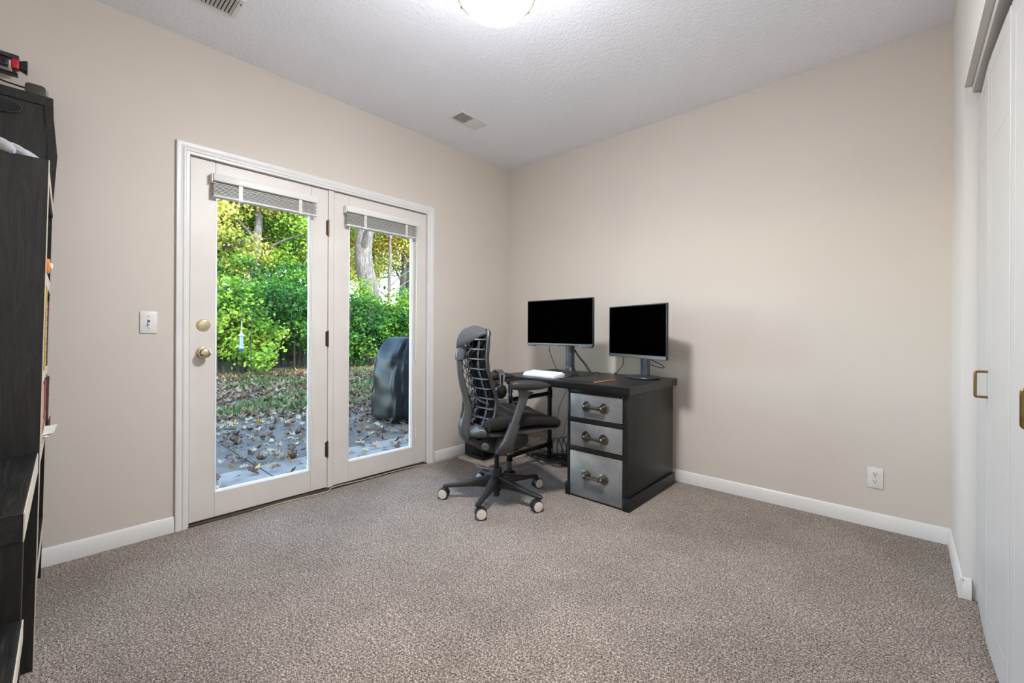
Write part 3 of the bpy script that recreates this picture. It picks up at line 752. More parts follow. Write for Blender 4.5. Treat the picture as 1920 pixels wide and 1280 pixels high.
# ------------------------------------------------------------------ monitors
def monitor(label, c, yaw, w, h, zc, chin, stand):
    t = thing('computer_monitor', label, 'monitor', (c[0], c[1], .763), yaw)
    z0, z1 = zc - h / 2 - .763, zc + h / 2 - .763
    MB().box((-w / 2, -.002, z0), (w / 2, .016, z1), .003).build('bezel_frame', 'bezel', t)
    MB().prism([(p[0], p[1] + (z0 + z1) / 2) for p in rrect(w * .8, h * .72, .04)], 1, .0162, .045, .006).build('rear_housing', 'black', t)
    MB().box((-w / 2 + .006, -.0036, z0 + chin), (w / 2 - .006, -.0022, z1 - .007)).build('screen', 'screen', t)
    m = MB()
    if stand == 'v':
        m.box((-w / 2 + .001, -.008, z0 + .003), (w / 2 - .001, -.002, z0 + chin - .001), .002, 1)
        m.prism([(-w / 2 + .004, z0 + .004), (-w / 2 + .09, z0 + .004), (-w / 2 + .07, z0 - .008), (-w / 2 + .02, z0 - .008)], 1, -.007, .015, .001)
        m.prism([(w / 2 - .004, z0 + .004), (w / 2 - .12, z0 + .004), (w / 2 - .10, z0 - .012), (w / 2 - .015, z0 - .012)], 1, -.007, .015, .001)
        m.box((-.03, -.006, z0 - .004), (.01, .012, z0 + .004), .001, 1)
    else:
        m.box((-w / 2 + .001, -.007, z0 + .001), (w / 2 - .001, -.002, z0 + chin - .001), .002, 1)
        m.box((-.008, -.0078, z0 + chin * .45), (.008, -.0068, z0 + chin * .62))
    m.build('chin_bar', 'chin', t)
    return t, z0, z1
t, z0, z1 = monitor('left black computer monitor on a splayed V shaped stand', (.968, -.500), radians(-1.5), .628, .355, 1.166, .018, 'v')
m = MB().box((.03, .046, .06), (.088, .098, z1 - .1), .012); m.build('stand_post', 'stand', t)
m = MB().tube([(.06, .0465, z1 - .14), (.06, .07, z1 - .14)], .035, 16); m.build('stand_hinge', 'black', t)
m = MB().loft([[(.06 + x * s, .072 + y * s, z) for x, y in rrect(.12, .11, .045, 5)] for z, s in ((.0005, 1.15), (.012, 1.1), (.028, .8), (.05, .55), (.075, .48))]); 
for a in (-62, -118):
    a = radians(a); c_, s_ = cos(a), sin(a)
    if a < radians(-90): c_ *= 1
    m.loft([[(.06 + c_ * r - s_ * q * wd, .072 + s_ * r + c_ * q * wd, .0005 + zz * hh) for q, zz in ((-1, 0), (1, 0), (1, .5), (.5, 1), (-.5, 1), (-1, .5))] for r, wd, hh in ((.0, .035, .03), (.08, .03, .026), (.19, .018, .012), (.23, .010, .008))])
m.build('stand_base', 'bezel', t)
t, z0, z1 = monitor('right black computer monitor on an oval stand', (1.510, -.312), radians(-22), .587, .378, 1.098, .026, 'o')
m = MB().box((-.035, .075, .012), (.035, .105, .32), .006); m.build('stand_post', 'stand', t)
MB().box((-.03, .046, .2), (.03, .08, .30), .006).build('stand_hinge', 'black', t)
MB().lathe([(0, .0005), (.128, .0005), (.132, .008), (.128, .015), (.06, .019), (0, .0195)], 40, Matrix.Translation((.0, .07, 0)) @ Matrix.Scale(.82, 4, Vector((0, 1, 0)))).build('stand_base', 'bezel', t)

# keyboard, pad
t = thing('keyboard', 'white compact keyboard on the desk in front of the left monitor', 'keyboard', (.952, -.662, .7635), radians(-6))
kw, kd = .315, .118
MB().prism([(-kd / 2, 0), (kd / 2, 0), (kd / 2, .030), (kd / 2 - .01, .031), (-kd / 2 + .008, .019), (-kd / 2, .016)], 0, -kw / 2, kw / 2, .002).build('case', 'key', t)
m = MB(); rows = [15, 15, 14, 13, 12, 9]
for r, n in enumerate(rows):
    y = kd / 2 - .012 - r * (kd - .016) / 6 - .006
    zt = .0305 - .012 * (r + .5) / 6
    for k in range(n):
        x0 = -kw / 2 + .007 + (kw - .014) * k / n; x1 = -kw / 2 + .007 + (kw - .014) * (k + 1) / n - .0018
        m.loft([[(x0, y - .0075, zt), (x1, y - .0075, zt), (x1, y + .0075, zt), (x0, y + .0075, zt)], [(x0 + .002, y - .0055, zt + .009), (x1 - .002, y - .0055, zt + .009), (x1 - .002, y + .0065, zt + .009), (x0 + .002, y + .0065, zt + .009)]])
m.build('keycaps', 'key', t, smooth=False, kind='stuff')
t = thing('desk_pad', 'thin dark pad with an orange brown wooden edge on the desk', 'desk pad', (1.31, -.635, .7636), radians(-3))
MB().box((-.16, -.11, 0), (.13, .12, .005), .001, 1).build('pad', 'rubber', t)
MB().box((.131, -.11, 0), (.15, .12, .006), .001, 1).build('wooden_edge', simple('pad_edge_wood', (176, 122, 66), .5, 0, .2, 30), t)

def cord(label, pts, r=.0022, mat='cord', name='cable', cat='cable', group=None, n=6):
    o = MB().tube(catmull(pts, n), r, 7).build(name, mat)
    return tag(o, label, cat, group)
cord('thin black cord dropping from the left monitor behind the keyboard', [(.865, -.478, .985), (.863, -.47, .94), (.856, -.42, .87), (.846, -.36, .80), (.845, -.33, .768)], .0022)
cord('left one of two black cables looping from the left monitor stand to the desk', [(1.04, -.40, .97), (1.05, -.36, .91), (1.06, -.29, .85), (1.045, -.2, .79), (1.03, -.15, .7665)], .0032)
cord('right one of two black cables looping from the left monitor stand to the desk', [(1.05, -.40, .96), (1.075, -.35, .89), (1.085, -.28, .83), (1.06, -.19, .78), (1.045, -.15, .7665)], .0032)
cord('black cord hanging from the right monitor to the back of the desk', [(1.385, -.255, .905), (1.365, -.225, .85), (1.31, -.19, .80), (1.262, -.165, .768), (1.25, -.10, .7662)], .0028)
cord('black cable loop sticking out behind the right monitor stand', [(1.55, -.235, .915), (1.60, -.20, .885), (1.65, -.17, .855), (1.655, -.17, .84), (1.62, -.19, .845), (1.56, -.215, .865)], .003)
cord('thin black cable lying curled on the desk beside the left stand', [(1.13, -.48, .7662), (1.17, -.42, .768), (1.2, -.36, .785), (1.215, -.33, .79), (1.22, -.32, .7662)], .0022)
cord('thin black cord hanging under the desk beside the back pipe leg', [(.745, -.065, .762), (.735, -.05, .64), (.70, -.05, .52), (.665, -.06, .44), (.63, -.05, .30)], .0022)
cord('thin black cord hanging under the desk nearer the drawers', [(.905, -.065, .762), (.90, -.05, .62), (.885, -.055, .53), (.79, -.06, .40), (.72, -.05, .30), (.69, -.05, .12)], .0018)
cord('black cord from the drawer pedestal to the floor tangle', [(1.243, -.30, .44), (1.12, -.35, .40), (1.0, -.25, .26), (.93, -.2, .1), (.9, -.2, .012)], .0025)

# headphones over the far armrest are added with the chair
# ------------------------------------------------------------------ computer tower, board and cables
bd = tag(MB().box((.09, -.742, .0005), (.47, -.10, .019), .002, 1).build('wooden_board', 'pine'), 'pale wooden board under the computer tower', 'board')
t = thing('computer_tower', 'black computer tower with smoked glass side under the desk', 'computer', (.13, -.70, .0195))
m = MB(); w, d, h = .215, .50, .44
for x in (0, w - .012):
    for y in (0, d - .012): m.box((x, y, .018), (x + .012, y + .012, h - .001), .002, 1)
m.box((0, 0, h - .012), (w, d, h), .003); m.box((0, 0, .012), (w, d, .028), .003)
m.build('case_frame', 'black', t)
MB().box((.012, .002, .0285), (w - .012, .006, h - .0125)).build('front_glass', 'caseglass', t)
MB().box((w - .006, .0125, .0285), (w - .002, d - .0125, h - .0125)).build('side_glass', 'caseglass', t)
MB().box((.002, .0125, .0285), (.006, d - .0125, h - .0125)).build('far_panel', 'black', t)
MB().box((.012, d - .006, .0285), (w - .012, d - .002, h - .0125)).build('rear_panel', 'black', t)
MB().box((.0125, .02, .029), (w - .02, d - .02, .11), .003).build('power_shroud', 'rubber', t)
for z in (.17, .295):
    m = MB().box((.05, .012, z - .055), (.16, .034, z + .055), .004)
    m.lathe([(.05, 0), (.05, .004), (.046, .004), (.046, 0), (.05, 0)], 28, Matrix.Translation((.105, .012, z)) @ Matrix.Rotation(radians(90), 4, 'X'))
    m.build('case_fan', 'gunmetal', t)
for x in (.03, w - .03):
    for y in (.04, d - .04): MB().cyl((x, y, 0), (x, y, .0125), .014, 14).build('foot', 'rubber', t)
t = thing('power_strip', 'black power strip raised on the wall behind the chair', 'power strip', (.34, -.002, .20), radians(0))
m = MB().box((-.13, -.032, -.025), (.13, .0, .025), .005); m.build('body', 'black', t)
for k in range(5):
    m = MB().box((-.105 + .045 * k, -.036, -.014), (-.08 + .045 * k, -.0325, .014), .002, 1); m.build('socket', 'bezel', t)
m = MB()
random.seed(21)
for s in range(11):
    c = (.70 + random.uniform(-.06, .20), -.22 + random.uniform(-.10, .10)); r = random.uniform(.05, .13); pts = []
    for k in range(14):
        a = k * .55 + s; rr = r * random.uniform(.75, 1.2)
        pts.append((c[0] + rr * 1.5 * cos(a), min(-.03, c[1] + rr * sin(a)), .006 + random.uniform(0, .03) + .004 * (s % 4)))
    m.tube(catmull(pts, 4), .0036, 6)
for s in range(4):
    x = .74 + .05 * s
    m.tube(catmull([(x - .12, -.1, .02), (x - .1, -.12, .14), (x - .02, -.16, .17 + .02 * s), (x + .06, -.2, .10), (x + .08, -.18, .01)], 5), .0036, 6)
tag(m.build('cable_tangle', 'cord'), 'tangle of black cables on the carpet under the desk', 'cables', kind='stuff')
t = thing('power_adapter', 'black power brick lying in the cable tangle', 'power adapter', (.93, -.25, .001), radians(20))
MB().box((-.08, -.035, 0), (.08, .035, .036), .006).build('body', 'black', t)
cord('cream cable curving over the carpet beside the wooden board', [(.30, -.735, .025), (.36, -.775, .006), (.47, -.78, .005), (.56, -.70, .005), (.60, -.55, .005), (.56, -.38, .005), (.50, -.25, .03), (.44, -.12, .06)], .0038, 'wcord')
cord('thin cream cord lying along the foot of the patio doors', [(.030, -2.3, .004), (.022, -2.12, .006), (.033, -1.95, .005), (.05, -1.86, .01), (.024, -1.80, .02), (.02, -1.6, .012), (.018, -1.35, .012), (.022, -1.15, .010), (.03, -1.02, .005), (.05, -.90, .005), (.08, -.7, .02), (.05, -.55, .05)], .0026, 'wcord')
t = thing('wall_plug', 'round white plug on the wall behind the desk', 'plug', (.40, -.0125, .09))
MB().lathe([(0, 0), (.018, 0), (.018, .02), (.012, .026), (0, .026)], 20, Matrix.Rotation(radians(90), 4, 'X')).build('plug_body', 'white_plastic', t)

# ------------------------------------------------------------------ office chair
CH, CR = Vector((.957, -1.158, 0)), radians(-26)
ch = thing('office_chair', 'grey ergonomic office chair with ribbed back and cream caster caps', 'office chair', CH, CR)
VIEW = math.atan2(CAM.y - CH.y, CAM.x - CH.x) - CR
for k in range(5):
    a = radians(223 + 72 * k) - CR
    R = Matrix.Rotation(a, 4, 'Z')
    secs = []
    for r, hw, zb, zt in ((.02, .026, .078, .160), (.06, .026, .080, .158), (.12, .0235, .084, .140), (.19, .021, .083, .121), (.26, .0185, .079, .106), (.31, .017, .075, .099), (.335, .0155, .074, .096), (.348, .008, .078, .092)):
        secs.append([(r, y * 2 * hw, (zb + zt) / 2 + z * (zt - zb)) for y, z in rrect(1, 1, .32, 4)])
    lg = MB().loft(secs, mat=R).build('base_leg', 'chair_dark', ch)
    c = R @ Vector((.328, 0, 0)); sa = VIEW + radians((-14, 10, 22, 30, -40)[k]); ax = Vector((cos(sa), sin(sa), 0)); tr = Vector((-ax.y, ax.x, 0)) * (.018 if k % 2 else -.018)
    cc = Vector((c.x, c.y, .036)) + tr
    MB().tube([Vector((c.x, c.y, .079)), Vector((c.x, c.y, .066)), cc + Vector((0, 0, .018))], [.010, .012, .012], 12).build('caster_stem', 'chair_dark', lg)
    for s in (-1, 1):
        m = MB(); q = Matrix.Translation(cc + ax * s * .016) @ ax.to_track_quat('Z', 'Y').to_matrix().to_4x4()
        if s < 0: q = q @ Matrix.Rotation(pi, 4, 'X')
        m.mat(0).lathe([(0, -.011), (.030, -.011), (.0345, -.008), (.0355, 0), (.0345, .008), (.031, .0105), (.0295, .0105)], 28, q)
        m.mat(1).lathe([(.0295, .0105), (.0285, .0118), (.015, .0135), (0, .0138)], 28, q)
        m.build('caster_wheel', ['rubber', 'cap'], lg)
MB().lathe([(0, .022), (.020, .022), (.021, .055), (.030, .060), (.036, .072), (.037, .150), (.0345, .203), (.030, .208), (0, .208)], 32).build('base_hub', 'chair_dark', ch)
MB().lathe([(.020, .2085), (.0155, .2085), (.0155, .33), (.0, .33)], 24).build('gas_column', 'blackpipe', ch)
# tilt mechanism
m = MB()
m.prism([(-.14, .350), (-.06, .318), (.06, .318), (.17, .335), (.205, .37), (.20, .415), (.05, .435), (-.11, .425), (-.16, .40)], 0, -.065, .065, .012)
m.build('tilt_mechanism', 'chair_dark', ch)
m = MB().prism([(-.05, .345), (.04, .335), (.05, .42), (-.03, .45)], 0, .066, .20, .008); m.prism([(-.05, .345), (.04, .335), (.05, .42), (-.03, .45)], 0, -.20, -.066, .008)
m.build('arm_bracket', 'chair_grey', ch)
m = MB(); kd = Vector((.95, -.28, .02)).normalized(); p0 = Vector((.10, -.115, .405))
m.tube([p0, p0 + kd * .10], .0065, 12)
m.lathe([(0, 0), (.016, .0), (.022, .008), (.024, .022), (.022, .038), (.014, .042), (.0, .038)], 24, Matrix.Translation(p0 + kd * .10) @ kd.to_track_quat('Z', 'Y').to_matrix().to_4x4())
m.build('tension_knob', 'chair_grey', ch)
# seat
tab = [(-.145, .20, .545, .505), (-.12, .235, .572, .487), (-.05, .252, .588, .492), (.05, .258, .590, .50), (.15, .258, .585, .508), (.24, .255, .573, .502), (.31, .248, .556, .492), (.352, .235, .532, .494), (.367, .215, .516, .500)]
secs = []
for i in range(23):
    y = -.145 + .512 * i / 22
    hw, zt, zb = interp(tab, y)
    if i in (0, 22): hw -= .02; zt, zb = (zt + zb) / 2 + .008, (zt + zb) / 2 - .008
    zm = (zt + zb) / 2; hh = (zt - zb) / 2
    secs.append([(x * hw, y, zm + z * hh + (.008 * (1 - x * x) if z > 0 else 0) * -1 + (.006 if abs(x) > .8 and z > 0 else 0)) for x, z in
                 [(sx * abs(cos(a)) ** .35 if True else 0, (1 if sin(a) >= 0 else -1) * abs(sin(a)) ** .55) for a, sx in [(2 * pi * k / 28, 1 if cos(2 * pi * k / 28) >= 0 else -1) for k in range(28)]]])
st = MB().loft(secs).build('seat_cushion', 'chair_fabric', ch, ang=50)
for y in (-.02, .07, .17):
    m = MB(); pts = []
    for i in range(13):
        x = -.20 + .4 * i / 12; hw, zt, zb = interp(tab, y)
        pts.append((x, y + .015 * (x / .2) ** 2, zt - .0068 + .0006))
    m.tube(pts, .0016, 6); m.build('seat_seam', 'seam', st)
m = MB(); secs = []
for y, hw, zt, zb in ((-.14, .15, .492, .455), (-.10, .215, .486, .45), (.0, .232, .492, .452), (.12, .238, .503, .458), (.24, .236, .500, .470), (.32, .228, .492, .475), (.35, .21, .494, .484)):
    secs.append([(x * 2 * hw, y, (zt + zb) / 2 + z * (zt - zb)) for x, z in rrect(1, 1, .3, 5)])
m.loft(secs); m.build('seat_pan', 'chair_grey', ch)
m = MB(); secs = []
for y, hw, zt, zb in ((-.205, .10, .485, .44), (-.17, .165, .520, .432), (-.13, .185, .515, .435), (-.10, .16, .480, .43), (-.03, .08, .45, .42)):
    secs.append([(x * 2 * hw, y, (zt + zb) / 2 + z * (zt - zb)) for x, z in rrect(1, 1, .35, 5)])
m.loft(secs); m.build('rear_yoke', 'chair_grey', ch)
# back
BK = [(.455, -.110, .150), (.472, -.108, .175), (.538, -.090, .200), (.598, -.075, .212), (.659, -.068, .214), (.711, -.073, .212), (.755, -.092, .208), (.802, -.104, .204), (.860, -.120, .198), (.934, -.124, .192), (1.017, -.115, .184), (1.075, -.109, .172), (1.103, -.108, .155)]
def back_at(z): return interp(BK, z)
DISH = .035
def back_y(x, z):
    y, hw = back_at(z); return y - DISH * (1 - (x / hw) ** 2)
secs = []
NX = 16
for i in range(34):
    z = .455 + (1.108 - .455) * i / 33; y, hw = back_at(z)
    row = [(-hw + 2 * hw * k / NX, back_y(-hw + 2 * hw * k / NX, z), z) for k in range(NX + 1)]
    th = .011
    secs.append(row + [(p[0] * .995, p[1] - th, p[2]) for p in row[::-1]])
MB().loft(secs).build('back_cushion', 'chair_fabric', ch)
m = MB()                                             # frame rim along both edges and over the top
pts = []
for s in (1, -1):
    seq = [(s * back_at(z)[1], back_at(z)[0] - .008, z) for z in [.46 + .64 * k / 24 for k in range(25)]]
    pts += seq if s > 0 else seq[::-1]
m.tube(pts, .0115, 8); m.build('back_rim', 'chair_dark', ch)
levels = [.505, .565, .625, .685, .745, .805, .865, .925, .985, 1.045]
for z in levels:
    y, hw = back_at(z); hw -= .012
    sec = []
    for k in range(15):
        x = -hw + 2 * hw * k / 14; b = .030 + .020 * (1 - (x / hw) ** 2)
        yy = back_y(x, z) - b
        sec.append([(x, yy + .014, z - .0035), (x, yy - .010, z - .0035), (x, yy - .010, z + .0035), (x, yy + .014, z + .0035)])
    MB().loft(sec).build('back_rib', 'chair_rib', ch)
for za, zb in zip(levels, levels[1:]):
    for f, wd, bl in ((-.80, .030, .004), (-.36, .040, .022), (.36, .040, .022), (.80, .030, .004)):
        sec = []
        for k in range(7):
            z = za + .004 + (zb - za - .008) * k / 6; y, hw = back_at(z); x = f * (hw - .012); u = sin(pi * k / 6)
            b = .026 + .020 * (1 - f * f) + bl * u; w2 = wd * (.55 + .45 * u) / 1
            sec.append([(x - w2 / 2, back_y(x, z) - b, z), (x + w2 / 2, back_y(x, z) - b, z), (x + w2 / 2, back_y(x, z) - b - .004, z), (x - w2 / 2, back_y(x, z) - b - .004, z)])
        MB().loft(sec).build('back_plate', 'chair_rib' if abs(f) > .5 else 'chair_grey', ch)
m = MB()
for s in (-1, 1):
    for f in (.16, .60):
        m.tube([(s * f * (back_at(z)[1]), back_y(s * f * back_at(z)[1], z) - .020, z) for z in [.49 + .57 * k / 18 for k in range(19)]], .0065, 7)
m.build('back_lattice', 'chair_dark', ch)
# spine
SP = [(.372, -.175, -.085, .060), (.392, -.212, -.100, .062), (.404, -.229, -.120, .062), (.446, -.253, -.165, .056), (.497, -.257, -.172, .048), (.545, -.243, -.170, .042), (.59, -.230, -.168, .038), (.64, -.228, -.176, .032), (.68, -.232, -.184, .029), (.76, -.252, -.212, .026), (.83, -.264, -.230, .024), (.93, -.271, -.236, .023), (.965, -.270, -.232, .023)]
secs = []
for i in range(36):
    z = .372 + (.965 - .372) * i / 35; a, b, hw = interp(SP, z)
    secs.append([(x * 2 * hw, (a + b) / 2 + y * (b - a), z) for x, y in rrect(1, 1, .38, 5)])
sp = MB().loft(secs).build('spine', 'chair_grey', ch)
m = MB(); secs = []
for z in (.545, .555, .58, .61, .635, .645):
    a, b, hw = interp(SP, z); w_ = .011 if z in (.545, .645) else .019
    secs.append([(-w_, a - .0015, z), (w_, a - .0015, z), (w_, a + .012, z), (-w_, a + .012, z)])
m.loft(secs); m.build('spine_slot_shade', 'dark', sp)  # dark block painted in for the shade of the slot hole
MB().cyl((.064, -.20, .425), (.059, -.20, .425), .008, 14).build('spine_bolt', 'dark', sp)
m = MB(); secs = []
for z, a, b, hw in ((.915, -.278, -.226, .029), (.94, -.280, -.22, .029), (.975, -.272, -.20, .028), (1.0, -.258, -.185, .026)):
    secs.append([(x * 2 * hw, (a + b) / 2 + y * (b - a), z) for x, y in rrect(1, 1, .35, 4)])
m.loft(secs); m.build('spine_cap', 'chair_rib', ch)
for s in (-1, 1):
    for pts, r in (([(s * .015, -.225, .93), (s * .06, -.200, .95), (s * .11, -.175, .985), (s * .15, -.15, 1.03)], .009),
                   ([(s * .02, -.205, .70), (s * .07, -.175, .685), (s * .12, -.150, .665), (s * .18, -.115, .65)], .008),
                   ([(s * .03, -.19, .44), (s * .08, -.19, .46), (s * .13, -.165, .48), (s * .17, -.13, .50)], .012)):
        MB().tube(catmull(pts, 4), r, 8).build('spine_arm', 'chair_dark', ch)
# hood of fabric wrapping the top of the back
secs = []
for k in range(17):
    x = -.166 + .332 * k / 16; f = x / .166; g = sqrt(max(0, 1 - f * f)) if abs(f) < 1 else 0
    g = 1 - abs(f) ** 1.25
    yf = -.098 - .012 * (1 - f * f); zt = 1.098 + .036 * g
    yr, zr = -.128 - .146 * g, 1.088 - .098 * g
    top = bez((x, yf, 1.07), (x, yf + .004, zt), (x, yf - .02 - .02 * g, zt + .008), (x, (yf + yr) / 2, zt - .004 - .008 * g), 5)
    rear = bez(top[-1], (x, yr + .02, zt - .02), (x, yr - .004, zr + .05 * g), (x, yr, zr), 6)[1:]
    low = bez((x, yr + .008, zr - .005), (x, (yr + yf) / 2 - .02, (zr + 1.07) / 2 + .012 * g), (x, (yr + yf) / 2, 1.06), (x, yf - .006, 1.064), 4)
    secs.append([tuple(p) for p in top + rear + low])
MB().loft(secs).build('headrest_hood', 'chair_hood', ch, ang=60)
# arms
def arm(s):
    X = lambda v: s * v
    m = MB(); secs = []
    for y, hw, zt, zb in ((-.022, .020, .790, .760), (-.012, .034, .797, .752), (.02, .040, .802, .746), (.08, .043, .803, .742), (.14, .044, .799, .744), (.19, .041, .790, .750), (.222, .032, .779, .756), (.238, .018, .772, .762)):
        secs.append([(X(.295) + x * 2 * hw, y, (zt + zb) / 2 + z * (zt - zb)) for x, z in rrect(1, 1, .36, 4)])
    p = MB().loft(secs).build('arm_pad', 'chair_dark', ch)
    def strut(nm, tabl, mat):
        secs = []
        for y, z, hx, hy, x in tabl:
            secs.append([(X(x) + u * 2 * hx, y + v * 2 * hy, z - .25 * v * 2 * hy) for u, v in rrect(1, 1, .3, 4)])
        return MB().loft(secs).build(nm, mat, ch)
    strut('arm_post', ((.078, .742, .022, .052, .292), (.073, .728, .020, .040, .291), (.064, .705, .0185, .027, .29), (.052, .660, .018, .0235, .288), (.030, .60, .018, .0225, .286), (.006, .53, .018, .0225, .284)), 'chair_grey')
    strut('arm_sleeve', ((.012, .545, .024, .029, .285), (-.004, .50, .025, .031, .283), (-.026, .44, .026, .034, .278), (-.045, .395, .028, .038, .262), (-.050, .362, .028, .040, .235), (-.040, .345, .020, .040, .205)), 'chair_grey')
    m = MB().cyl((X(.284), -.028, .372), (X(.290), -.028, .372), .006, 12); m.build('arm_screw', 'nickel', ch)
arm(1); arm(-1)
# headphones hanging over the far armrest
hp = thing('headphones', 'black over ear headphones hung on the far armrest of the chair', 'headphones', CH, CR)
m = MB(); secs = []
path = [(1, 0, .072 + .006 * (1 - q), .70 + .075 * q, .010 + .012 * q) for q in (0, .35, .7)] + [(cos(pi * k / 18), sin(pi * k / 18), .074, .775, .022) for k in range(19)] + [(-1, 0, .072 + .006 * (1 - q), .70 + .075 * q, .010 + .012 * q) for q in (.7, .35, 0)]
for c, s_, rr, zb, hw in path:
    x = -.295 + rr * c; z = zb + .036 * s_
    secs.append([(x + c * t_, .115 + u, z + s_ * t_) for u, t_ in ((-hw, 0), (hw, 0), (hw, .008), (-hw, .008))])
m.loft(secs); m.build('headband', 'chrome', hp)
m = MB()
for s in (1, -1):
    m.tube([(-.295 + s * .078, .115, .785), (-.295 + s * .080, .113, .74), (-.295 + s * .076, .112, .70)], [.010, .008, .010], 10)
m.build('yoke', 'black', hp)
for s in (1, -1):
    m = MB(); q = Matrix.Translation((-.295 + s * .072, .110, .668)) @ Matrix.Rotation(radians(90), 4, 'Y') @ Matrix.Scale(1.25, 4, Vector((1, 0, 0)))
    m.lathe([(0, -.024), (.036, -.024), (.043, -.014), (.044, .0), (.040, .012), (.030, .019), (0, .020)] if s > 0 else [(0, .024), (.036, .024), (.043, .014), (.044, .0), (.040, -.012), (.030, -.019), (0, -.020)], 24, q)
    m.build('ear_cup', 'black', hp)

# ------------------------------------------------------------------ outdoors
GZ = -.15
random.seed(11)
pt = tag(empty('patio', (0, 0, GZ)), 'grey concrete patio scattered with leaves', None, None, 'structure')
xs = [-.165, -1.47, -3.86]; ysl = [-7.4, -4.6, -1.82, .96, 3.7, 6.4]
for i in range(2):
    for j in range(len(ysl) - 1):
        MB().box((xs[i + 1] + .006, ysl[j] + .006, -.12), (xs[i] - .006, ysl[j + 1] - .006, random.uniform(-.003, .003)), .006, 1).build('slab', 'concrete' if i == 0 else 'concrete_old', pt)
def terrain(x, y):
    return GZ - .03 + .05 * mnoise.noise(Vector((x * .35, y * .35, 0))) + max(0, (-x - 9)) * .004
m = MB(); N = 44; secs = []
for i in range(N + 1):
    x = -.17 - 45 * (i / N) ** 1.4
    secs.append([(x, -30 + 75 * j / 60, terrain(x, -30 + 75 * j / 60) - (.06 if x > -3.9 else 0)) for j in range(61)])
m.loft(secs, False, False); structure(m, 'lawn', 'ground', 'shaded lawn covered in fallen leaves')
# house mass over and beside the room (throws the shade on patio and lawn)
m = MB()
m.box((-WT - .01, -9, -.5), (-WT + .05, YF - .1, 2.8)); m.box((-WT - .01, .1, -.5), (-WT + .05, 7, 2.8)); m.box((-WT - .01, YF - .1, -.5), (-.02, .1, -.121))
structure(m, 'wall_exterior', 'siding')
structure(MB().box((-WT - .01, -9, H + .121), (8, 7, 5.5)), 'wall_upper', 'siding')
m = MB().prism([(-.75, 5.45), (8.6, 5.45), (4, 7.2)], 1, -9.4, 7.4); structure(m, 'roof', 'roof')

def quads(name, items, mat, parent=None, **k):
    """items: list of vertex quads -> one mesh, each quad its own island"""
    vs = [p for q in items for p in q]; n = len(items[0])
    fs = [tuple(range(i * n, i * n + n)) for i in range(len(items))]
    me = bpy.data.meshes.new(name); me.from_pydata(vs, [], fs)
    me.materials.append(MT[mat]); o = new_obj(name, me, parent)
    return tag(o, **k) if k else o
def leafquad(c, s, out):
    n = Vector((random.gauss(0, .6) + out[0] * .5, random.gauss(0, .6) + out[1] * .5, random.gauss(.55, .5) + out[2] * .3))
    n = n.normalized() if n.length > .01 else Vector((0, 0, 1))
    u = n.orthogonal().normalized(); a = random.uniform(0, 2 * pi)
    v = n.cross(u); d = u * cos(a) + v * sin(a); e = n.cross(d)
    L = s * random.uniform(.7, 1.3); wv = L * .36; f = n * (L * .14)
    return (c - d * L * .5, c + e * wv + f, c + d * L * .5, c - e * wv + f)
def clumps(blobs, ncl, per, cr, size):
    out = []
    for _ in range(ncl):
        b = random.choice(blobs); c0 = Vector(b[0]); r = b[1]
        d = Vector((random.gauss(0, 1), random.gauss(0, 1), random.gauss(0, 1))).normalized()
        q = random.uniform(.55, 1.05)
        cc = c0 + Vector((d.x * r[0], d.y * r[1], d.z * r[2])) * q
        for _ in range(per):
            p = cc + Vector((random.gauss(0, cr), random.gauss(0, cr), random.gauss(0, cr * .6)))
            if p.z < GZ + .02: p.z = GZ + random.uniform(.02, .3)
            out.append(leafquad(p, size, d))
    return out
shrub_n = 0
def shrub(x, y, h, w, mat, low, label, ncl=130, ls=.115):
    t = thing('leafy_shrub', label, 'shrub', (x, y, terrain(x, y)), 0, 'shrub border at the edge of the lawn')
    bl = []
    for _ in range(7):
        bl.append(((random.uniform(-.45, .45) * w, random.uniform(-.45, .45) * w, low + (h - low) * random.uniform(.25, .78)), (w * .42, w * .42, (h - low) * .27)))
    its = clumps(bl, ncl, 42, .17, ls)
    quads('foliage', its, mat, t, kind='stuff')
    for k in range(5):
        a = random.uniform(0, 2 * pi); r = random.uniform(.05, .5) * w
        MB().tube([(cos(a) * r * .5, sin(a) * r * .5, -.02), (cos(a) * r * .8, sin(a) * r * .8, h * .3), (cos(a) * r, sin(a) * r, h * .7)], [.035, .025, .012], 6).build('stem', 'barkdark', t)
    return t
